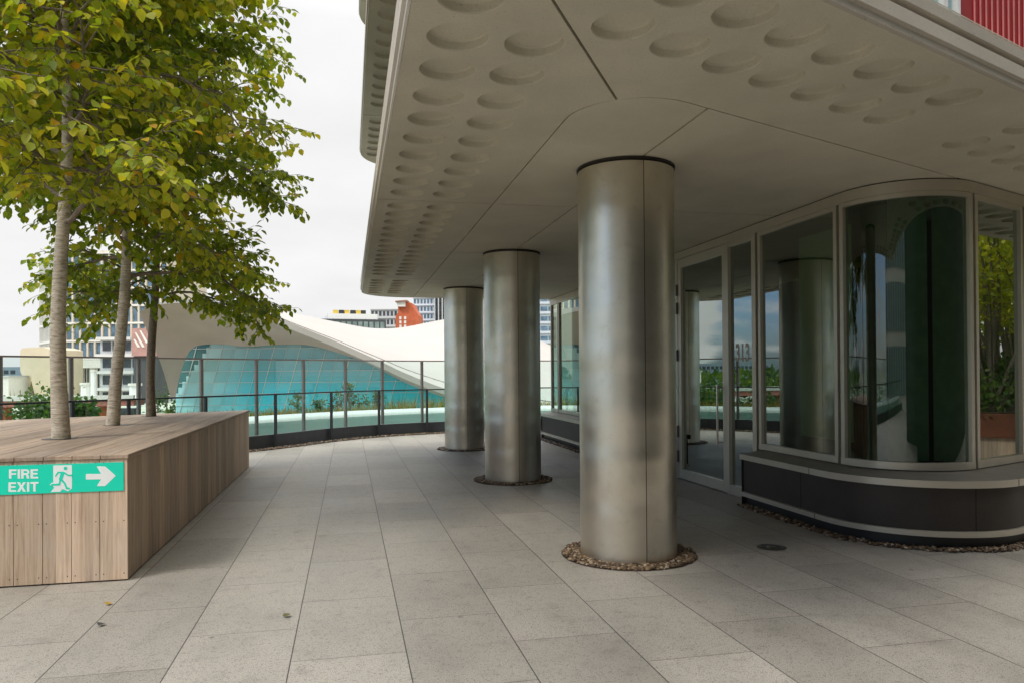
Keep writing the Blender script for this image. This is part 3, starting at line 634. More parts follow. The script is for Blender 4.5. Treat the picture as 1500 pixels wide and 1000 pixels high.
# recessed floor light
dl = thing('floor_uplight', 'small round recessed light in the paving near the plinth', 'floor light', (3.74, 6.15, 0))
mb = MB(); k = 40
for (r0, z0_), (r1, z1_) in (((.13, .004), (.085, .010)),): mb.add([(r_*math.cos(2*math.pi*i/k), r_*math.sin(2*math.pi*i/k), z_) for r_, z_ in ((r0, z0_), (r1, z1_)) for i in range(k)], [(i, (i+1) % k, k+(i+1) % k, k+i) for i in range(k)])
mb.build('rim', M['alu_dark'], dl, smooth=True, local=True)
mb = MB(); mb.add([(.084*math.cos(2*math.pi*i/k), .084*math.sin(2*math.pi*i/k), .0085) for i in range(k)] + [(.04*math.cos(2*math.pi*i/k), .04*math.sin(2*math.pi*i/k), .016) for i in range(k)], [(i, (i+1) % k, k+(i+1) % k, k+i) for i in range(k)] + [tuple(range(k, 2*k))])
mb.build('lens', plain('lens_chrome', (.45, .45, .44), .12, 1.), dl, smooth=True, local=True)

# ------------------------------------------------------------------ timber planter with sign and trees
PXR, PY0, PY1, PZ = -1.695, 6.374, 13.72, .985
plt = thing('timber_planter', 'long raised planter box clad in pale timber boards', 'planter', (-3, 9, 0))
left = -7.3
back = lambda x_: PY1 + (x_-PXR)*.605
mb = MB(); mb.prism([(PXR-.03, PY0+.03), (PXR-.03, back(PXR)-.04), (left+.03, back(left)), (left+.03, PY0+.03)], .02, PZ-.05); mb.build('carcass', M['black'], plt)
mb = MB(); q = PXR
k = 0
while q > left:
    w_ = .1955; mb.box(q-w_, PY0, .012, q, PY0+.024, PZ-.035)
    mb.mi = 1
    for zz in (.06, .47, .925):
        for xx in (q-.025, q-w_+.025): mb.box(xx-.0035, PY0-.0012, zz-.004, xx+.0035, PY0+.001, zz+.004)
    mb.mi = 0; q -= .2; k += 1
mb.build('front_panel', [M['wood_front'], M['black']], plt)
mb = MB(); y_ = PY0+.026
while y_ < PY1-.05:
    w_ = min(random.choice((.094, .094, .1, .088)), PY1-y_); mb.box(PXR-.022, y_, .012, PXR+random.uniform(-.0015, .001), y_+w_-.003, PZ-.035); y_ += w_
mb.build('side_panel', M['wood_side'], plt)
mb = MB(); q = PXR+.012
while q > left:
    # deck boards, butt-jointed, cut on the skew at the back
    cuts = [PY0-.012]; yy = PY0-.012+random.uniform(1.2, 3.6)
    while yy < back(q)-.6: cuts.append(yy); yy += random.uniform(2.2, 3.9)
    cuts.append(None)
    for a, b in zip(cuts[:-1], cuts[1:]):
        x0, x1 = q-.1965, q
        b0, b1 = (b-.003, b-.003) if b else (back(x0), back(x1)); dz = random.uniform(-.0012, .0012)
        mb.add([(x0,a,PZ-.032),(x1,a,PZ-.032),(x1,b1,PZ-.032),(x0,b0,PZ-.032),(x0,a,PZ+dz),(x1,a,PZ+dz),(x1,b1,PZ+dz),(x0,b0,PZ+dz)], [(3,2,1,0),(4,5,6,7),(0,1,5,4),(1,2,6,5),(2,3,7,6),(3,0,4,7)])
    q -= .2
bevel(mb.build('top_deck', M['wood_deck'], plt), .003, 1)
mb = MB(); mb.box(PXR-.024, back(PXR)-.03, .012, PXR-.004, back(PXR)+.02, PZ-.036); mb.build('corner_board', M['wood_side'], plt)
# sign
sg = thing('fire_exit_sign', 'green and white fire exit sign with running figure and arrow', 'sign', (-2.3, PY0, .8))
sz1, sz0 = at_z, None
def onY(px, py): r = ray(px, py); return EYEV + r*(PY0/r.y)
c_tr, c_br, c_tl = onY(181.5, 676), onY(181.5, 717.5), onY(-20, 681)
SX1, SX0, SZ1, SZ0 = c_tr.x, c_tl.x-.02, c_tr.z, c_br.z; pxx = (c_tr.x-onY(0, 700).x)/908.
mb = MB(); mb.box(SX0, PY0-.006, SZ0, SX1, PY0-.0015, SZ1); bevel(mb.build('plate', M['sign_green'], sg), .001, 1)
SH = SZ1-SZ0; ppx = SH/207.           # one unit = one pixel of the enlarged photograph (908 = right edge, 82 top)
def sxz(a, b): return (SX1-(908-a)*pxx, SZ1-(b-(82+(908-a)*.021))*ppx)
def sflat(mbx, pts, lift): mbx.extrude_face([(x_, PY0-.006-lift, z_) for x_, z_ in [sxz(*p_) for p_ in pts]], (0, .001, 0))
def glyph(ch, s_=.21):
    """filled pieces of a bold capital on a unit-high cell (x right, y down); returns pieces and width"""
    if ch == 'I': return [[(0,0),(s_,0),(s_,1),(0,1)]], s_
    if ch in 'EF':
        w = .66; r = [[(0,0),(s_,0),(s_,1),(0,1)], [(s_,0),(w,0),(w,s_*.86),(s_,s_*.86)], [(s_,.40),(w*.94,.40),(w*.94,.40+s_*.84),(s_,.40+s_*.84)]]
        if ch == 'E': r.append([(s_,1-s_*.86),(w+.02,1-s_*.86),(w+.02,1),(s_,1)])
        return r, w
    if ch == 'T': w = .72; return [[(0,0),(w,0),(w,s_*.86),(w/2+s_/2,s_*.86),(w/2+s_/2,1),(w/2-s_/2,1),(w/2-s_/2,s_*.86),(0,s_*.86)]], w
    if ch == 'X': w = .78; h = s_*1.2; m = (w-h)/2; return [[(0,0),(h,0),(w/2,.33),(w-h,0),(w,0),(w/2+h*.52,.49),(w,1),(w-h,1),(w/2,.66),(h,1),(0,1),(w/2-h*.52,.49)]], w
    if ch == 'R':
        w = .72; r = [[(0,0),(s_,0),(s_,1),(0,1)], [(s_,0),(.42,0),(.42,s_*.86),(s_,s_*.86)], [(s_,.42),(.42,.42),(.42,.42+s_*.86),(s_,.42+s_*.86)]]
        ro, ri, cy = .30, .12, .30
        for q in range(8):
            a0, a1 = -math.pi/2+math.pi*q/8, -math.pi/2+math.pi*(q+1)/8
            r.append([(.42+ri*math.cos(a0), cy+ri*math.sin(a0)), (.42+ro*math.cos(a0), cy+ro*math.sin(a0)), (.42+ro*math.cos(a1), cy+ro*math.sin(a1)), (.42+ri*math.cos(a1), cy+ri*math.sin(a1))])
        r.append([(.40,.602),(.58,.55),(.67,.70),(.70,1),(.70-s_*1.02,1),(.46,.75)]); return r, w
for txt, xl, xr, yt, yb in (('FIRE', 67, 275, 127, 193), ('EXIT', 63, 278, 218, 286)):
    gl = [glyph(c) for c in txt]; gap = .10; tot = sum(q[1] for q in gl)+gap*3; kx = (xr-xl)/tot; ky = yb-yt; x_ = xl; mb = MB()
    for pcs, w in gl:
        for pc in pcs: sflat(mb, [(x_+a*kx, yt+b*ky) for a, b in pc], .001)
        x_ += (w+gap)*kx
    mb.build('lettering', M['sign_white'], sg)
mb = MB(); sflat(mb, [(625,165),(738,165),(706,111),(768,111),(848,180),(768,254),(706,254),(738,205),(625,205)], .001); mb.build('arrow', M['sign_white'], sg)
mb = MB(); sflat(mb, [(386,102),(522,100),(522,268),(492,288),(452,270),(438,290),(366,292),(392,262),(384,250),(386,238)], .001); sflat(mb, [(360,240),(378,222),(392,236),(372,246)], .0012); mb.build('doorway', M['sign_white'], sg)
mb = MB()
def stroke(pts, w_):
    for (x0, y0), (x1, y1) in zip(pts[:-1], pts[1:]):
        t = Vector((x1-x0, y1-y0)).normalized(); n_o = Vector((-t.y, t.x))*w_/2; poly = []
        for i in range(7): a = math.pi*i/6; d_ = n_o*math.cos(a) + t*(w_/2)*math.sin(a); poly.append((x1+d_.x, y1+d_.y))
        for i in range(7): a = math.pi*i/6; d_ = -n_o*math.cos(a) - t*(w_/2)*math.sin(a); poly.append((x0+d_.x, y0+d_.y))
        sflat(mb, poly, .0022+random.uniform(0, .0003))
stroke([(454,158),(440,200)], 26); stroke([(450,152),(420,152),(404,176)], 11); stroke([(462,152),(492,172),(521,174)], 11)
stroke([(438,205),(430,238),(376,240)], 14); stroke([(446,205),(470,232),(484,266),(500,268)], 14)
sflat(mb, [(475+13*math.cos(2*math.pi*i/20), 123+13*math.sin(2*math.pi*i/20)) for i in range(20)], .0026)
mb.build('running_figure', M['sign_green'], sg)

# ---- trees
def make_tree(name, label, cat, base, height, radius, lean, leaf, nprim, seed, r0=.075, group=None, clear=1.5, lsize=.088, dens=1., barkm=None):
    rg = np.random.default_rng(seed); t = thing(name, label, cat, base, group); bx = Vector(base)
    tp = []; k = 14
    for i in range(k+1):
        h_ = height*i/k; tp.append(bx + Vector((lean[0]*h_ + .035*math.sin(h_*1.7+seed), lean[1]*h_ + .03*math.cos(h_*1.3+seed*2), h_-(.03 if i == 0 else 0))))
    rad = [max(.008, r0*(1-.93*(i/k)**1.15))*(1.12 if i == 0 else 1) for i in range(k+1)]
    mb = MB(); mb.tube(smooth_path(tp, 4), [np.interp(j, np.arange(k+1)*4, rad) for j in range(k*4+1)], 14)
    for _ in range(14):  # knots and rings
        pass
    br = MB(); lp, ld, ln, lr = [], [], [], []
    def at(h_): j = h_/height*k; i = int(min(k-1, j)); return tp[i].lerp(tp[i+1], j-i)
    def grow(p, d, length, r, depth):
        n_ = max(3, int(length/.16)); pts = [p.copy()]; dd = d.copy()
        for i in range(n_):
            dd = (dd + Vector(rg.normal(0, .13, 3)) + Vector((0, 0, -.055 if depth == 0 else -.085))).normalized(); pts.append(pts[-1] + dd*length/n_)
        br.tube(pts, [max(.0022, r*(1-.8*i/n_)) for i in range(n_+1)], 6 if depth == 0 else 4, False)
        if depth == 0:
            m_ = int(length*5.2*dens)+3
            for q in range(m_):
                f = .18 + .8*(q+rg.random())/m_; j = f*n_; i = int(min(n_-1, j)); pp_ = pts[i].lerp(pts[i+1], j-i); td = (pts[i+1]-pts[i]).normalized()
                s_ = td.cross(Vector((0, 0, 1))).normalized()*(1 if q % 2 else -1); nd = (td*.62 + s_*rg.uniform(.4, 1.) + Vector((0, 0, rg.uniform(-.6, .75)))).normalized()
                grow(pp_, nd, (.28+.55*length/2.2)*rg.uniform(.6, 1.15)*(1.1-.45*f), r*.4, 1)
        if depth == 1:
            m_ = int(length*6.5)+2
            for q in range(m_):
                f = .15 + .85*(q+rg.random()*.8)/m_; j = f*n_; i = int(min(n_-1, j)); pp_ = pts[i].lerp(pts[min(n_, i+1)], j-i); td = (pts[i+1]-pts[i]).normalized()
                s_ = td.cross(Vector((0, 0, 1))).normalized()*(1 if q % 2 else -1); nd = (td*.7 + s_*.8 + Vector((0, 0, rg.uniform(-.65, .5)))).normalized()
                grow(pp_, nd, rg.uniform(.16, .34), r*.5, 2)
        if depth == 2 or depth == 1:
            m_ = 5 if depth == 2 else 4
            for q in range(m_):
                j = (q+.7)/m_*n_; i = int(min(n_-1, j)); pp_ = pts[i].lerp(pts[i+1], min(1, j-i)); td = (pts[i+1]-pts[i]).normalized(); s_ = td.cross(Vector((0, 0, 1))).normalized()*(1 if q % 2 else -1)
                nd = td*.55 + s_*rg.uniform(.3, .9) + Vector((0, 0, rg.uniform(-.95, -.05))); lp.append(pp_ + nd*.02); ld.append(nd); ln.append(Vector((0, 0, 1)) + Vector(rg.normal(0, .35, 3))); lr.append(rg.random())
    for q in range(nprim):
        f = ((q+.5*rg.random())/nprim)**.85; h_ = clear + (height-clear-.15)*f; az = q*2.39996 + rg.normal(0, .3); prof = (math.sin(min(1., (f+.6)/.9)*math.pi/2) if f < .4 else math.cos((f-.4)/.6*math.pi/2*.88)**.8)
        ln_ = radius*max(.22, prof)*rg.uniform(.82, 1.18); el = R(24+42*f) + rg.normal(0, .1)
        grow(at(h_), Vector((math.cos(az)*math.cos(el), math.sin(az)*math.cos(el), math.sin(el))), ln_, r0*.36*(1-.55*f), 0)
    mb.build('trunk', barkm or M['bark'], t, smooth=True, angle=80); br.build('branches', M['bark_dark'], t, smooth=True, angle=80, fix=False)
    n_ = len(lp); scatter('crown', [tuple(v_) for v_ in lp], [tuple(v_) for v_ in ld], [tuple(v_) for v_ in ln], rg.uniform(.72, 1.2, n_)*lsize, leaf, t, rnd=lr, wid=rg.uniform(.72, 1.2, n_)*lsize*.98)
    print('tree', name, 'leaves', n_); return t
tree_base = [(-2.77, 8.13), (-2.82, 10.16), (-2.88, 12.18)]
make_tree('planter_tree', 'nearest planter tree with pale thick trunk and yellowing leaves', 'tree', (-2.77, 8.13, PZ), 6.6, 2.15, (.018, .0), M['leaf_lime'], 40, 3, .078, 'trees growing through the timber planter', 2.1, .088, 1.3)
make_tree('planter_tree', 'middle planter tree with slightly leaning trunk', 'tree', (-2.82, 10.16, PZ), 6.9, 1.95, (.035, .01), M['leaf_dark'], 40, 11, .074, 'trees growing through the timber planter', 1.8, .09, 1.25)
make_tree('planter_tree', 'farthest planter tree with the slimmest dark trunk, by the railing', 'tree', (-2.88, 12.18, PZ), 6.9, 2.0, (.012, .0), M['leaf_dark'], 44, 29, .066, 'trees growing through the timber planter', 1.75, .09, 1.3, barkm=M['bark_dark'])
for bx_, by_ in tree_base:
    mb = MB(); mb.prism([(bx_+.155*math.cos(2*math.pi*i/12+.26), by_+.155*math.sin(2*math.pi*i/12+.26)) for i in range(12)], PZ-.01, PZ+.0035); mb.build('trunk_opening', M['black'], plt)
# fallen leaves
for px, py, cl, lb in ((158, 887, (.42, .25, .03), 'yellow fallen leaf on the paving near the planter corner'), (415, 905, (.11, .11, .03), 'olive fallen leaf lying on the paving joint'), (150, 914, (.06, .05, .05), 'dark shrivelled leaf on the paving left of the others')):
    q = at_z(px, py, 0); mm = plain('fallen_leaf', cl, .6, 0, .3, 60.); a = random.random()*6
    o = scatter('fallen_leaf', [(q.x, q.y, .012)], [(math.cos(a), math.sin(a), .15)], [(.2, .1, 1)], .055, mm); tag(o, lb, 'leaf', 'fallen leaves')

# ------------------------------------------------------------------ railings
def path_len(path): return np.concatenate([[0], np.cumsum([(path[i+1]-path[i]).length for i in range(len(path)-1)])])
def resample(path, s_):
    L_ = path_len(path); i = int(np.clip(np.searchsorted(L_, s_)-1, 0, len(path)-2)); t = (s_-L_[i])/(L_[i+1]-L_[i]); return path[i].lerp(path[i+1], t), (path[i+1]-path[i]).normalized()
def railing(t, path, posts, z1, wpost, mat, zb, rail_w, glass_z, name_g='glass_panel', double=False):
    for s_ in posts:
        q, tg = resample(path, s_); e = Vector((tg.x, tg.y, 0)); n_o = Vector((tg.y, -tg.x, 0)); mb = MB()
        if double:
            mb.obox((q.x, q.y, 0), e, n_o, -wpost/2, -.006, -.03, .03, zb, z1-.02); mb.obox((q.x, q.y, 0), e, n_o, .006, wpost/2, -.03, .03, zb, z1-.02)
        else: mb.obox((q.x, q.y, 0), e, n_o, -wpost/2, wpost/2, -.0, .05, zb, z1-.02)
        mb.build('post', mat, t)
    mb = MB(); mb.strip(path, [(.03, z1-.02), (.03, z1+.012), (-.03, z1+.012), (-.03, z1-.02), (.03, z1-.02)]); mb.build('handrail', mat, t)
    L_ = path_len(path)
    for a, b in zip(posts[:-1], posts[1:]):
        sub = [resample(path, a+.035)[0]] + [path[i] for i in range(len(path)) if a+.1 < L_[i] < b-.1] + [resample(path, b-.035)[0]]
        mb = MB(); mb.strip(sub, [(-.012, glass_z[0]), (-.012, glass_z[1])]); mb.build(name_g, M['fence_glass'], t)
lowf = thing('low_railing', 'low glass railing with charcoal posts and dark handrail around the terrace', 'railing', (0, 17, 0))
posts = [ray_s(low_path, px) for px in (-60,105,187,300,402,484,554,624.5,694,760,830)]
pre = list(np.arange(posts[0]-1.6, 1, -1.6))[::-1]; end = path_len(low_path)[-1]; posts = pre + posts + list(np.arange(posts[-1]+1.6, end, 1.6))
railing(lowf, low_path, posts, 1.17, .05, M['post_dark'], .0, .045, (.30, 1.145))
tallf = thing('glass_screen', 'tall glass wind screen with bronze double posts behind the low railing', 'railing', (0, 19, 0))
posts = [ray_s(tall_path, px) for px in (0,104,203,295,375.5,444.5,506,560,618,680,740,810)]
pre = list(np.arange(posts[0]-1.7, 1, -1.7))[::-1]; end = path_len(tall_path)[-1]; posts = pre + posts + list(np.arange(posts[-1]+1.5, end, 1.5))
railing(tallf, tall_path, posts, 1.955, .066, M['bronze_post'], -.05, .036, (.0, 1.93), double=True)
# white rounded parapet and its planting
par_path = offset(tall_path, -1.0)
mb = MB(); prof = [(0, -1.2)] + [(.02+.16*math.cos(a)-.16, .33+.15*math.sin(a)) for a in np.linspace(0, math.pi/2, 6)] + [(-.9, .50), (-.95, .46), (-.95, -1.2)]
mb.mi = 1; mb.strip(par_path, prof[:3]); mb.mi = 0; mb.strip(par_path, prof[2:]); tag(mb.build('parapet', [M['white_tile'], plain('shade_tinted_render', (.36, .50, .455), .6, 0, .05, .5)], smooth=True, angle=50), 'low white curved parapet with rounded edge beyond the glass screen', 'parapet wall')  # inner face: teal shade painted into its colour, top stays white
mb = MB(); mb.strip(par_path, [(-.96, .40), (-4.2, .35), (-4.25, -1.5)]); tag(mb.build('planting_bed', M['soil']), kind='structure')
vis = [q for q in par_path if q.y > 2]
pos = along(vis, 9000, -4.1, -1.0); n = len(pos)
hx = np.array([.20 + .16*np.exp(-((x_-2.6)/2.2)**2) for x_ in pos[:, 0]])
sz = rng.uniform(.6, 1.5, n)*hx; o = scatter('meadow_grass', np.c_[pos, np.full(n, .36)], np.c_[rng.normal(0, .35, (n, 2)), np.ones(n)], rng.normal(0, 1, (n, 3)), sz, M['leaf_grass'], tmpl=(BLADE_V, BLADE_F), wid=rng.uniform(.012, .035, n))
tag(o, 'dry yellow-green meadow grass growing behind the white parapet', 'grass', kind='stuff')
def shrub(name, label, cat, base, h_, r_, n, leaf, ls, group=None, stems=5, seed=1, shape='round', foliage=.14, stem=.022):
    rg = np.random.default_rng(seed); t = thing(name, label, cat, base, group); b = Vector(base); mb = MB(); tips = []
    for i in range(stems):
        a = rg.random()*6.283; q = b + Vector((math.cos(a)*r_*.55*rg.random(), math.sin(a)*r_*.55*rg.random(), h_*rg.uniform(.6, .95)))
        pts = [b, b.lerp(q, .5)+Vector(rg.normal(0, .06*h_, 3)), q]; mb.tube(pts, [max(.006, stem*h_), stem*.64*h_, .004], 5, False); tips += [pts[1], q]
    mb.build('stems', M['bark_dark'], t, smooth=True, fix=False)
    # leaf clumps around several centres, so that the outline is uneven and gaps show
    nc = max(6, int(n/70)); cen = []
    for i in range(nc):
        while True:
            v_ = rg.uniform(-1, 1, 3)
            if (v_**2).sum() < 1: break
        zz = .5+.5*v_[2]; k_ = (1 if shape == 'round' else (1.15-.9*zz))
        cen.append((b.x+v_[0]*r_*k_, b.y+v_[1]*r_*k_, b.z+h_*(foliage+(1-foliage)*zz)))
    cen = np.array(cen); pk = rg.integers(0, nc, n); sp_ = r_*.24
    pos = cen[pk] + rg.normal(0, 1, (n, 3))*np.array([sp_, sp_, sp_*.8]); d = rg.normal(0, 1, (n, 3)); d[:, 2] -= .2
    tone = rg.random(nc)[pk]; scatter('crown', pos, d, rg.normal(0, .6, (n, 3))+np.array([0, 0, 1.]), rg.uniform(.7, 1.3, n)*ls, leaf, t, rnd=np.clip(tone*.65+rg.random(n)*.35, 0, 1))
    return t
for px, d, h_, lb in ((436,23.5,.75,'feathery sapling at the left end of the grass strip'), (466,24,.55,'small sapling standing second from the left in the grass strip'), (496,24.3,.62,'bushy sapling between the left saplings and the tall one'), (513,24.6,.95,'tall thin sapling rising left of the middle railing post'),
                      (526,25,.6,'short sapling just right of the tall thin one'), (551,25.2,.95,'tall sapling behind the railing post nearest the grass mound')):
    q = P(px, 560, d); shrub('sapling', lb, 'sapling', (q.x, q.y, .36), h_, .28, 260, M['leaf_far'], .055, 'saplings in the grass strip', 4, int(px))

# ------------------------------------------------------------------ aquatics hall
hall = thing('swimming_hall', 'swimming hall with sweeping white wave roof and turquoise glass wall', 'building', tuple(P(450, 560, 66)))
M['grey_seam'] = plain('grey_seam', (.22, .2, .18), .7)
M['roof_top'] = plain('pale_roof', (.40, .375, .34), .6, 0, .05, .15); M['roof_under'] = plain('timber_soffit_grey', (.62, .485, .435), .7, 0, .08, .3)
outer = [(250,582,66.5),(243,556,65.5),(235,531,64),(222,500,62),(211,475,60.5),(206,460,60),(214,451,59.5),(234,446.5,59),(262,444,58.5),(300,446.5,58),(343,453.5,58),(372,462,58),(400,471,58),(430,484,58),(461,496.5,58.5),(492,509,59),(535,528,59.5),(566,542,60),(596,556,60.5),(650,577,61),(705,592,61.5),(820,606,62)]
inner = [(257,582,66.5),(262,556,66.4),(268,535,66.3),(275,519,66.2),(280,512,66.1),(286,507.5,66),(293,505.5,66),(301,504.5,66),(315,504,66),(330,504.5,66),(350,507,66),(370,507.5,66),(395,505.5,66),(425,504.5,66),(455,506,66),(490,515,66),(533,529.5,66),(565,545,66),(596,561,66),(650,581,66),(705,595,66),(820,610,66)]
def dens(c, per=4): return smooth_path([Vector(q) for q in c], per)
oc, ic = dens(outer), dens(inner); n_ = len(oc); K = 8
mb = MB(); vs = []
for a, b in zip(oc, ic):
    for j in range(K+1):
        t = j/K; sxx = a.lerp(b, t); bul = math.sin(t*math.pi)
        pA, pB = P(*a), P(*b); q = pA.lerp(pB, t); q.z += .5*bul*min(1, max(.0, (len(vs)/(K+1)-22)/22)); vs.append(q)
mb.add(vs, [(i*(K+1)+j, (i+1)*(K+1)+j, (i+1)*(K+1)+j+1, i*(K+1)+j+1) for i in range(n_-1) for j in range(K)])
mb.build('roof_underside', M['roof_under'], hall, smooth=True, angle=80)
# roof edge and upper surface
sky_c = dens([(206,459,63),(212,452,64),(225,447,66),(240,445,68),(262,443.5,70),(285,444.5,74),(300,446,78),(320,449,82),(343,452.5,88),(372,453,92),(405,456,96),(430,459,96),(449,462.5,96),(470,467,96),(492,471.5,96),(523,477.5,96),(544,480.5,96),(572,481,96),(599,478,96),(650,468,96),(705,462,96),(820,512,96)])
vs = []; thick = []
lip = [P(*a) for a in oc]
i0 = next(i for i, a in enumerate(oc) if a[0] >= 224 and a[1] < 452 and i > 12)
m_ = 10; cnt = 0; mb = MB()
for i in range(i0, n_):
    f = (i-i0)/(n_-1-i0); a = lip[i]; px = oc[i][0]
    th = .12 + .38*min(1, max(0, (px-206)/200)); lt = a + Vector((0, 0, th))
    k = min(range(len(sky_c)), key=lambda q: abs(sky_c[q][0]-px)); s_ = P(px, np.interp(px, [c[0] for c in sky_c], [c[1] for c in sky_c]), np.interp(px, [c[0] for c in sky_c], [c[2] for c in sky_c]))
    if s_.z < lt.z+.05: s_.z = lt.z+.05
    vs.append(a); vs.append(lt)
    for j in range(1, m_+1):
        t = j/m_; q = lt.lerp(s_, t); q.z -= math.sin(t*math.pi)*.35*min(1, (s_.z-lt.z)/4); vs.append(q)
    vs.append(s_ + Vector((0, 0, -3)) + (s_-EYEV).normalized()*6); cnt += 1
w_ = m_+3
mb.add(vs, [(i*w_+j, (i+1)*w_+j, (i+1)*w_+j+1, i*w_+j+1) for i in range(cnt-1) for j in range(w_-1)]); mb.build('wave_roof', M['roof_top'], hall, smooth=True, angle=50)
mb = MB(); mb.tube([vs[i*w_+2].lerp(vs[i*w_+1], .35) + Vector((0, 0, .03)) for i in range(12, cnt)], .035, 5, False); mb.build('roof_seam', M['grey_seam'], hall)
# glass wall: leaning plane 66.6 m away, grid of mullions
gA, gB = P(266, 500, 66.8), P(830, 500, 66.8); ge = Vector((gB.x-gA.x, gB.y-gA.y, 0)).normalized(); gn = Vector((ge.y, -ge.x, 0)); 
if gn.dot(Vector((0, -1, 0))) < 0: gn = -gn
zb_ = -5.5; LEAN = .27                     # mullions lean to the right going up
def on_wall(px, py):
    r = ray(px, py); t = (gA-EYEV).dot(gn)/r.dot(gn); q = EYEV + r*t; return ((q-gA).dot(ge), q.z)
bound = [on_wall(a[0], a[1]) for a in ic]; bs, bz = [b[0] for b in bound], [b[1] for b in bound]; gw = bs[-1]
def ztop(s_): return float(np.interp(s_, bs, bz)) if s_ > bs[0] else -9.
def wallp(s_, z_, o_=0.): return Vector((gA.x, gA.y, 0)) + ge*s_ + gn*o_ + Vector((0, 0, z_))
def wall_poly(s0, s1, cap, o_):
    ss = np.linspace(s0, s1, 90); top = [wallp(q, max(zb_+.02, min(ztop(q)+.12, cap(q))), o_) for q in ss]; low = [wallp(q, zb_, o_) for q in ss[::-1]]; return top+low
s_left = bs[0]+.02
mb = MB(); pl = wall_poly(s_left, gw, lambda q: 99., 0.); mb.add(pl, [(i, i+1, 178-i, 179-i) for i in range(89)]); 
# cyan panes, sky reflection painted in as greyer teal above, each pane slightly different
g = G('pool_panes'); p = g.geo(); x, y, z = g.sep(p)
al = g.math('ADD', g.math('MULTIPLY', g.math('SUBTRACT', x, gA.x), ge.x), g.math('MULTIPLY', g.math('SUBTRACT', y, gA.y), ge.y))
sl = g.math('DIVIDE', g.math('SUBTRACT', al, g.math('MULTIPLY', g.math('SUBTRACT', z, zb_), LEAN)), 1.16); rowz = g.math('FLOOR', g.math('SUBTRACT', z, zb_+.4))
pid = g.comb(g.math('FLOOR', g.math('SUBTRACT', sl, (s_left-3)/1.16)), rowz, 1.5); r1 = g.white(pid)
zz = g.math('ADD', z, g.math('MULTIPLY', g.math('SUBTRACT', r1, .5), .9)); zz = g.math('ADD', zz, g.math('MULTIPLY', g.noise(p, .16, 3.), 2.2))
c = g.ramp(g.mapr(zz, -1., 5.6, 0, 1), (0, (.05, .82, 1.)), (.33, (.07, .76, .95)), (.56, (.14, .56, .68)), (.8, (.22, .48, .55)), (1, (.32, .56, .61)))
c = g.mix(g.math('MULTIPLY', g.mapr(al, on_wall(300, 540)[0], on_wall(372, 540)[0], 1, 0), .75), c, (.62, .88, .88))  # pale reflection painted into the left panes, fading to the right
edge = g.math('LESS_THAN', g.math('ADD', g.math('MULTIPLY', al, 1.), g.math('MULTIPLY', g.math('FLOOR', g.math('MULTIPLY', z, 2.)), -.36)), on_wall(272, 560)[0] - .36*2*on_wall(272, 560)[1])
c = g.mix(edge, c, (.06, .20, .20))  # dark green reflection painted along the stepped left margin
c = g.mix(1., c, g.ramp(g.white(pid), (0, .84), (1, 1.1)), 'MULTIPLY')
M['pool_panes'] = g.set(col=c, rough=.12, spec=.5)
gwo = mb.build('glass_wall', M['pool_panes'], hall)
mb = MB()
for i in range(70):
    b0 = s_left-3+i*1.16; zz = np.linspace(zb_, 6, 80); ok = [z_ for z_ in zz if s_left < b0+LEAN*(z_-zb_) < gw and z_ < ztop(b0+LEAN*(z_-zb_))-.03]
    if len(ok) < 2: continue
    w_ = .05 if i % 2 == 0 else .022; mb.bar(wallp(b0+LEAN*(ok[0]-zb_), ok[0], .05), wallp(b0+LEAN*(ok[-1]-zb_), ok[-1], .05), w_, .05, gn)
for z_ in np.arange(zb_+.4, 6, 1.0):
    run = None
    for q in np.linspace(s_left, gw, 300):
        if ztop(q)-.03 > z_: run = (run[0] if run else q, q)
        elif run and run[1]-run[0] > .3: mb.bar(wallp(run[0], z_, .055), wallp(run[1], z_, .055), .05, .04, (0, 0, 1)); run = None
        else: run = None
    if run and run[1]-run[0] > .3: mb.bar(wallp(run[0], z_, .055), wallp(run[1], z_, .055), .05, .04, (0, 0, 1))
mb.build('mullions', M['white'], gwo)
sx_ = lambda px: on_wall(px, 560)[0]
# ------------------------------------------------------------------ far buildings
def facade(px0, px1, ytop, d, zb_=-9., depth=14, skew=0.):
    a, b = P(px0, 547, d), P(px1, 547, d+skew); a.z = b.z = 0; e = (b-a).normalized(); n_o = Vector((e.y, -e.x, 0))
    if n_o.dot(a) > 0: n_o = -n_o
    return a, e, n_o, (b-a).length, P(px0, ytop, d).z
def win_grid(t, a, e, n_o, xs, zs, w_, h_, mat, name='window', frame=None, proud=.06):
    mb = MB(); mb.obox((0, 0, 0), e, n_o, 0, w_, 0, proud, 0, h_); proto = None
    for x_ in xs:
        for z_ in zs:
            q = a + e*x_ + n_o*.01 + Vector((0, 0, z_))
            if proto is None: proto = mb.build(name, mat, t, local=True); o = proto
            else: o = proto.copy(); COL.objects.link(o); o.parent = t
            o.location = q - ORIG[t.name]
M['win_blue'] = plain('blue_window', (.10, .17, .23), .15, 0, .4, .8); M['win_dark'] = plain('dark_window', (.05, .06, .07), .2, 0, .4, 1.)
M['beige'] = plain('beige_cladding', (.60, .53, .42), .7); M['offwhite'] = plain('off_white_cladding', (.72, .70, .64), .7); M['grey_pale'] = plain('pale_grey_cladding', (.50, .51, .51), .7)
M['brick_red'] = plain('red_brick', (.36, .10, .06), .8, 0, .2, 3.); M['cream'] = plain('cream_stone', (.60, .52, .37), .8, 0, .06, .3); M['charcoal'] = plain('charcoal_cladding', (.06, .065, .07), .6)
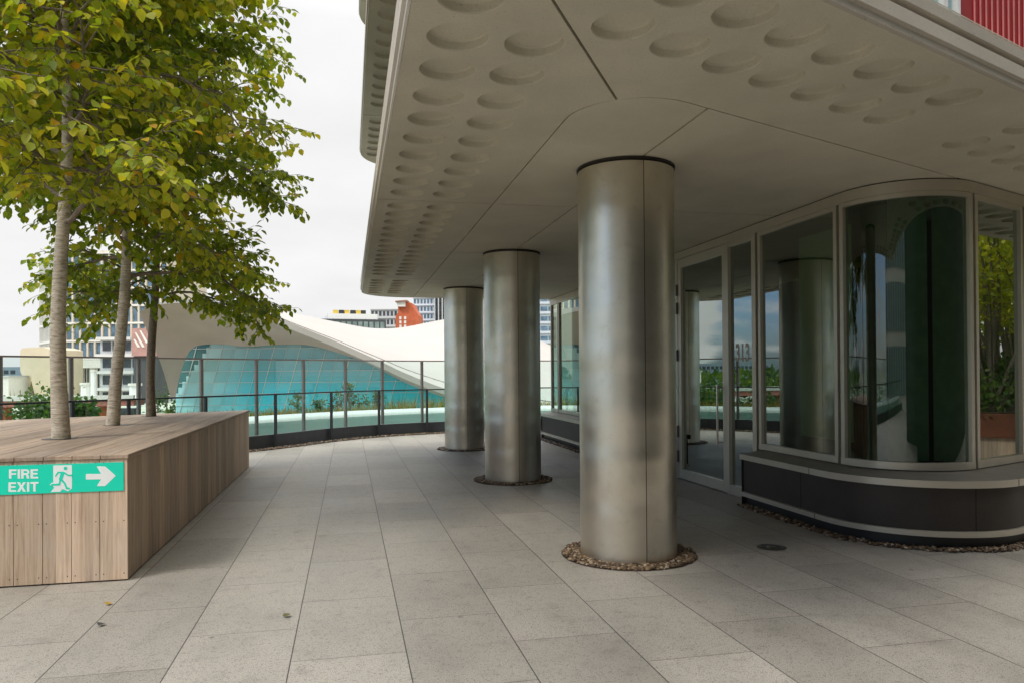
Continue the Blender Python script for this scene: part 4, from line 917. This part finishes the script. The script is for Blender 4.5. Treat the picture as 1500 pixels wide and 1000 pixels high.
# beige hotel tower
a, e, n_o, wd, zt_ = facade(85, 246, 368, 140); t = thing('hotel_tower', 'beige tower with tall blue windows between pale piers, behind the trees', 'building', tuple(a+e*8))
zf0 = P(100, 527, 140).z
mb = MB(); mb.obox(a, e, n_o, 0, wd, -18, 0, zf0, zt_); mb.build('wall', M['beige'], t)
nb = 15; pit = wd/nb; fl_h = (zt_-zf0-.6)/6
win_grid(t, a, e, n_o, [pit*i+.42 for i in range(nb)], [zf0+.5+fl_h*j for j in range(6)], pit-.62, fl_h-.55, M['win_blue'], proud=.04)
mb = MB()
for i in range(nb+1): mb.obox(a, e, n_o, pit*i-.0, pit*i+.34, .0, .3, zf0, zt_)
mb.build('piers', M['beige'], t); mb = MB()
for j in range(7): mb.obox(a, e, n_o, -.1, wd+.1, .0, .36, zf0+.05+fl_h*j, zf0+.36+fl_h*j)
mb.build('floor_bands', M['offwhite'], t)
mb = MB(); mb.obox(a, e, n_o, -.5, wd, -18, .5, zf0-1.5, zf0-.01); mb.build('canopy_band', M['offwhite'], t)
mb = MB(); mb.obox(a, e, n_o, 2, wd, -17, -2.5, -3, zf0-1.52); mb.build('lobby_glass', M['win_dark'], t)
for x_ in (.4, 6, 14): mb = MB(); mb.obox(a, e, n_o, x_, x_+.9, -.9, .1, -3, zf0-1.52); mb.build('lobby_pillar', M['offwhite'], t)
mb = MB()
for i in range(14): mb.obox(a, e, n_o, 3+i*.5, 3.15+i*.5, -2.49, -2.2, -2, zf0-1.6)
mb.build('lobby_fins', M['offwhite'], t)
# its flank, turned away to the left
fa, fe, fn, fwd, _ = facade(61, 84.6, 400, 150, skew=-10)
mb = MB(); mb.obox(fa, fe, fn, 0, fwd, -.5, 0, zf0, P(62, 440, 150).z+8); mb.build('flank_wall', M['win_dark'], t); mb = MB()
for i in range(12): mb.obox(fa, fe, fn, fwd*i/12, fwd*i/12+.35, .0, .4, zf0, P(62, 440, 150).z+8)
for j in range(5): mb.obox(fa, fe, fn, -.1, fwd, .0, .5, zf0+fl_h*j, zf0+.4+fl_h*j)
mb.build('flank_fins', M['offwhite'], t)
# cream sculptural block
t = thing('cream_pavilion', 'cream folded pavilion with pointed notches beside the beige tower', 'building', tuple(P(52, 560, 125)))
def cutout(name, pts, d, dep, mat, t): mbx = MB(); pq = [P(x_, y_, d) for x_, y_ in pts]; mbx.extrude_face(pq, fw*dep); return mbx.build(name, mat, t)
cutout('wall', [(29.5,543),(29.5,513),(33,509.5),(51,508.5),(46,556),(41,574),(36,558)], 125, 9, M['cream'], t)
cutout('folded_wall', [(50,508.8),(62,508),(76,512),(76,590),(54,590),(45.5,556)], 124, 9, M['cream'], t)
# white shopping building and red mural wall
a, e, n_o, wd, zt_ = facade(147, 236, 494, 120); t = thing('terrace_building', 'white stepped building with glass balconies left of the wave roof', 'building', tuple(a+e*5))
mb = MB(); mb.obox(a, e, n_o, 0, wd, -12, 0, -3, zt_); mb.build('wall', M['grey_pale'], t); hh = (zt_+3)/4
for j in range(4):
    mb = MB(); mb.obox(a, e, n_o, -.3, wd*(.55 if j == 3 else 1), .0, 1.1, -3+hh*j+hh-.45, -3+hh*j+hh); mb.build('balcony', M['white_tile'], t)
win_grid(t, a, e, n_o, [.4+i*1.6 for i in range(6)], [-3+hh*j+.5 for j in range(4)], 1.3, hh*.55, M['win_dark'])
a, e, n_o, wd, zt_ = facade(193, 224, 481, 112); t = thing('red_mural_block', 'red brick block with pale diagonal flashes beside the wave roof', 'building', tuple(a))
zr = P(200, 521, 112).z; mb = MB(); mb.obox(a, e, n_o, 0, wd, -5, 0, zr, zt_); mb.build('wall', plain('faded_red', (.42, .24, .205), .8, 0, .12, .8), t)
mb = MB()
for x_, z_, l_ in ((.5, zt_-.6, 2.2), (1.2, zt_-.3, 1.9), (.3, zt_-1.6, 1.2)): mb.extrude_face([a+e*x_+n_o*.03+Vector((0, 0, z_)), a+e*(x_+.25)+n_o*.03+Vector((0, 0, z_)), a+e*(x_+.4+l_*.5)+n_o*.03+Vector((0, 0, z_-l_)), a+e*(x_+l_*.5)+n_o*.03+Vector((0, 0, z_-l_))], n_o*.05)
mb.build('diagonal_flash', M['offwhite'], t); mb = MB(); mb.obox(a, e, n_o, 0, wd, -5, -.5, -4, zr-.02); mb.build('base', M['charcoal'], t)
# white sheds at the far left
for x0, x1, yt, d, lb in ((-30,12.5,552,120,'plain white shed at the far left edge'), (12.8,34,558,124,'low white shed beside the cream pavilion')):
    a, e, n_o, wd, zt_ = facade(x0, x1, yt, d); t = thing('white_shed', lb, 'building', tuple(a)); mb = MB(); mb.obox(a, e, n_o, 0, wd, -8, 0, -9, zt_); mb.build('wall', M['offwhite'], t)
    mb = MB(); mb.obox(a, e, n_o, -.2, wd+.1, -8.2, .2, zt_, zt_+.25); mb.build('roof', M['grey_pale'], t)
    win_grid(t, a, e, n_o, [wd*.6], [zt_-1.6], .8, .8, M['win_blue'])
a, e, n_o, wd, zt_ = facade(-260, 33, 539, 320); t = thing('long_office_block', 'long grey blue office block low on the horizon at far left', 'building', tuple(a)); mb = MB(); mb.obox(a, e, n_o, 0, wd, -20, 0, -9, zt_); mb.build('wall', plain('blue_grey', (.22, .28, .34), .6), t)
win_grid(t, a, e, n_o, [2+i*2.9 for i in range(28)], [zt_-3], 2, 1.6, M['win_dark'])
# red footbridge
t = thing('red_bridge', 'low bridge with faded red girder and pale parapet', 'bridge', tuple(P(60, 600, 62)))
A, B = P(-560, 594, 66), P(196, 590, 70); zA = P(10, 596, 67).z
bd = Vector((B.x-A.x, B.y-A.y, 0)); bl = bd.length; be = bd.normalized(); bn = Vector((be.y, -be.x, 0)); A0 = Vector((A.x, A.y, 0))
zg1, zg0, zp1 = P(20, 588, 67).z, P(20, 597, 67).z, P(20, 580.5, 67).z
mb = MB(); mb.obox(A0, be, bn, 0, bl, -2.5, 0, zg0, zg1); mb.build('girder', plain('faded_red_steel', (.50, .17, .13), .6), t)
mb = MB(); mb.obox(A0, be, bn, 0, bl, -.3, .12, zg1+.01, zp1); mb.build('parapet_rail', M['offwhite'], t)
for s_ in np.arange(4, bl, 9.): mb = MB(); mb.obox(A0, be, bn, s_, s_+.9, -1.8, -.8, -9, zg0-.01); mb.build('pier', plain('orange_steel', (.62, .16, .05), .6), t)
t = thing('dark_kiosk', 'dark glazed low building beneath the red bridge end', 'building', tuple(P(160, 604, 80))); a, e, n_o, wd, zt_ = facade(122, 196, 598, 78)
mb = MB(); mb.obox(a, e, n_o, 0, wd, -1.5, 0, -9, zt_); mb.build('wall', M['charcoal'], t); win_grid(t, a, e, n_o, [.3+i*.85 for i in range(6)], [zt_-1.5], .6, 1.1, M['win_dark'])
# small pale monoliths on the plaza
for px, y0, d, h_, w_, lb in ((137.5,541,112,0,.9,'tall thin white mast on the plaza between the trunks'), (125,560,105,0,1.3,'short white kiosk on the plaza right of the first trunk'), (198,561,100,0,1.6,'cream gatepost block on the plaza by the second trunk')):
    q = P(px, 575, d); zt_ = P(px, y0, d).z; t = thing('plaza_pylon', lb, 'pylon', (q.x, q.y, -2.6)); mb = MB(); mb.tube([(q.x, q.y, -2.6), (q.x, q.y, zt_-.3)], [w_*.5, w_*.42], 8); mb.build('shaft', M['white'], t, smooth=True)
    mb = MB(); mb.tube([(q.x, q.y, zt_-.299), (q.x, q.y, zt_)], w_*.55, 8); mb.build('cap', M['offwhite'], t)
# skyline behind the roof
a, e, n_o, wd, zt_ = facade(447, 566, 466.5, 180, skew=6); t = thing('dark_glass_office', 'long dark glass office with white roof and yellow and black roof boxes', 'building', tuple(a))
mb = MB(); mb.obox(a, e, n_o, 0, wd, -14, 0, -9, zt_); mb.build('wall', M['charcoal'], t)
win_grid(t, a, e, n_o, [.5+i*1.35 for i in range(int(wd/1.35))], [zt_-2.6], 1.0, 2.0, plain('green_grey_glass', (.20, .26, .25), .2, 0, .35, .6))
mb = MB(); mb.obox(a, e, n_o, 5.5, wd-2, -12, -.6, zt_+.01, zt_+1.35); mb.build('roof_plant', M['white'], t)
for i, px in enumerate((492, 500.5, 508.5, 517.5, 525.5, 533)):
    s_ = (px-447)/119*wd; mb = MB(); mb.obox(a, e, n_o, s_-.55, s_+.6, -3, -1.2, zt_+1.36, zt_+2.3); mb.build('roof_box', [plain('yellow_box', (.62, .44, .07), .5), plain('black_box', (.03, .03, .035), .5)][i % 2], t)
def block(name, lb, px0, px1, yt, d, wall, nx, nz, fz, winm, ww=.6, wh=.55, cat='building'):
    a, e, n_o, wd, zt_ = facade(px0, px1, yt, d); t = thing(name, lb, cat, tuple(a)); mb = MB(); mb.obox(a, e, n_o, 0, wd, -14, 0, -9, zt_); mb.build('wall', wall, t)
    px_ = wd/nx; win_grid(t, a, e, n_o, [px_*(i+.5-ww/2) for i in range(nx)], [zt_-fz*(j+1)+fz*.2 for j in range(nz)], px_*ww, fz*wh, winm)
    mb = MB()
    for j in range(nz+1): mb.obox(a, e, n_o, -.1, wd+.1, .0, .35, zt_-fz*j-.25, zt_-fz*j)
    mb.build('floor_bands', wall, t); return t, a, e, n_o, wd, zt_
block('grey_apartment_block', 'pale grey gridded apartment block left of the red brick tower', 543.5, 583, 453, 230, M['grey_pale'], 7, 4, 2.6, M['win_dark'])
block('pale_tower', 'pale balconied tower right of the red brick tower', 606, 640, 425, 260, plain('cool_white', (.62, .64, .68), .7), 7, 9, 2.6, M['win_blue'])
t, a, e, n_o, wd, zt_ = block('slatted_tower', 'dark tower with vertical white fins beside the far column', 637, 712, 425, 250, M['charcoal'], 12, 5, 4, M['win_dark'])
mb = MB(); [mb.obox(a, e, n_o, i*1.25, i*1.25+.35, .36, .75, -9, zt_) for i in range(14)]; mb.build('fins', M['grey_pale'], t)
block('striped_block', 'blue grey striped block glimpsed between column and glass facade', 780, 815, 430, 200, plain('pale_blue_grey', (.52, .56, .60), .6), 3, 8, 2.6, M['win_blue'], .9, .45)
t = thing('red_brick_tower', 'red brick tower with sloping flank and white glazed crown', 'building', tuple(P(596, 460, 205)))
cutout('wall', [(579,500),(579.5,463),(583,458),(583,449),(594,449),(594,441.5),(603,444),(607,453),(613,462),(616,500)], 205, 10, plain('vivid_brick', (.50, .115, .045), .8, 0, .15, 1.), t)
cutout('crown_glass', [(582,449.2),(581,443.5),(593.5,442),(593.5,449.2)], 204, 3, M['offwhite'], t); cutout('crown_roof', [(578.5,442.5),(579,440.8),(596,439.5),(596,441.8)], 203.5, 5, plain('rust_roof', (.30, .16, .11), .7), t)
a, e, n_o, wd, zt_ = facade(579.5, 613, 440, 204.9); win_grid(t, a, e, n_o, [1.1, 2.4], [P(590, y_, 205).z for y_ in (480, 474, 468)], .6, .8, M['offwhite'])

# trees and bushes in the park
ti = 0
for px, yt, d, r_, n, lb in ((42,572,58,2.2,1500,'rounded park tree at the far left below the shed'), (66,567,56,2.6,2200,'broad park tree left of the first trunk'), (88,570,55,2.0,1400,'park tree half hidden by the first trunk'), (116,576,54,1.7,1100,'park tree just right of the first trunk'), (17,563,100,1.4,500,'small tree in front of the white shed'),
                             (238,556,84,2.1,900,'dark bush below the nose of the wave roof'), (-60,566,70,3.,1500,'park tree outside the left edge, mirrored in the glass'), (-160,560,75,3.5,1800,'large park tree farther left, mirrored in the glass'), (-260,562,70,3.2,1700,'spreading park tree mirrored beside the door number'), (-420,560,66,3.4,1700,'far left park tree mirrored in the window')):
    q = P(px, yt, d); h_ = q.z+9; shrub('park_tree', lb, 'tree', (q.x, q.y, -9), h_, r_, n, M['leaf_far'], .30 if d < 75 else .36, 'trees in the park below', 5, 40+ti); ti += 1
pos = []; 
for i in range(5200):
    a = random.uniform(-1.2, .9); d = random.uniform(330, 420); pos.append((math.sin(a)*d, math.cos(a)*d, random.uniform(-9, 1.8)*random.random()**.3))
pos = np.array(pos); o = scatter('distant_wood', pos, rng.normal(0, 1, (len(pos), 3)), rng.normal(0, 1, (len(pos), 3)), rng.uniform(2, 4.5, len(pos)), M['leaf_far']); tag(o, 'hazy band of distant trees along the horizon', 'woodland', kind='stuff')

# ------------------------------------------------------------------ what the glass mirrors: a planter with shrubs to the right, a block behind
cp = thing('rust_planter', 'rust coloured planter box with timber base, mirrored in the right window', 'planter', (16.7, 6.1, 0))
mb = MB(); mb.box(12.4, 5.3, .45, 21, 6.9, .85); bevel(mb.build('steel_tray', plain('corten', (.20, .065, .035), .8, 0, .25, 5.), cp), .01); mb = MB(); mb.box(12.45, 5.35, .0, 20.95, 6.85, .449); mb.build('timber_base', M['wood_side'], cp)
mb = MB(); mb.box(12.45, 5.35, .851, 20.95, 6.85, .87); mb.build('soil', M['soil'], cp)
for i, (x_, y_, lb) in enumerate(((13.2, 6.0, 'nearest multi-stem tree in the rust planter'), (14.6, 6.4, 'second multi-stem tree from the near end of the rust planter'), (16.0, 5.8, 'third multi-stem tree, in the middle of the rust planter'), (17.8, 6.3, 'fourth multi-stem tree, beyond the middle of the rust planter'), (19.8, 6.0, 'farthest multi-stem tree in the rust planter'))):
    shrub('multi_stem_tree', lb, 'tree', (x_, y_, .87), 4.6+.3*(i % 2), 1.25, 4200, M['leaf_lime'], .075, 'multi-stem trees in the rust planter', 9, 80+i, foliage=.30, stem=.011)
for i, (x_, lb) in enumerate(((12.9, 'low dark shrub at the near end of the rust planter'), (14.0, 'second low shrub in the rust planter'), (15.3, 'third low shrub in the rust planter'), (16.7, 'fourth low shrub in the rust planter'), (18.3, 'fifth low shrub in the rust planter'), (20.1, 'low shrub at the far end of the rust planter'))):
    shrub('low_shrub', lb, 'shrub', (x_, 6.1, .87), .8, .8, 900, M['leaf_far'], .07, 'low shrubs in the rust planter', 5, 120+i)
wg = thing('dark_wing', 'dark clad wing of the terrace behind the viewer, with an added unseen low block', 'building', (8, -12, 0))
mb = MB(); mb.box(-1.0, -17, .0, 46, -3.2, 13); mb.build('wall', plain('dark_green_cladding', (.035, .042, .035), .7), wg)
mb = MB(); mb.box(-1.2, -17.2, 13.001, 46.2, -3.0, 13.3); mb.build('roof', M['charcoal'], wg)
mb = MB(); mb.box(3.6, -3.2, .001, 46, 1.0, 5.0); mb.build('added_low_block', plain('added_block_dark_green', (.03, .038, .03), .75), wg)  # unseen block added to darken the curved-glass reflection and near right paving
mb = MB(); mb.box(3.5, -2.9, 5.001, 46.1, 1.1, 5.2); mb.build('added_low_block_roof', M['charcoal'], wg)
for i in range(1):
    f_ = MB(); x_ = -1.3+3.1*i; f_.box(x_+1, -3.19, .3, x_+2.7, -3.14, 2.9); w_ = f_.build('window', M['alu_dark'], wg); f_ = MB(); f_.box(x_+1.08, -3.139, .38, x_+2.62, -3.13, 2.82); f_.build('pane', M['win_dark'], w_)
bb = thing('curved_apartments', 'pale apartment block behind the viewer, mirrored in the curved glass', 'building', (-16, -16, 0))
a = Vector((-24, -8, 0)); b = Vector((-9, -26, 0)); e = (b-a).normalized(); n_o = Vector((e.y, -e.x, 0)); n_o = n_o if n_o.dot(-a) > 0 else -n_o; wd = (b-a).length
mb = MB(); mb.obox(a, e, n_o, 0, wd, -10, 0, -9, 15); mb.build('wall', M['offwhite'], bb)
win_grid(bb, a, e, n_o, [.5+i*2. for i in range(11)], [.4+3*j for j in range(5)], 1.5, 2.3, M['win_blue'], proud=.05)
print('objects', len(bpy.data.objects))
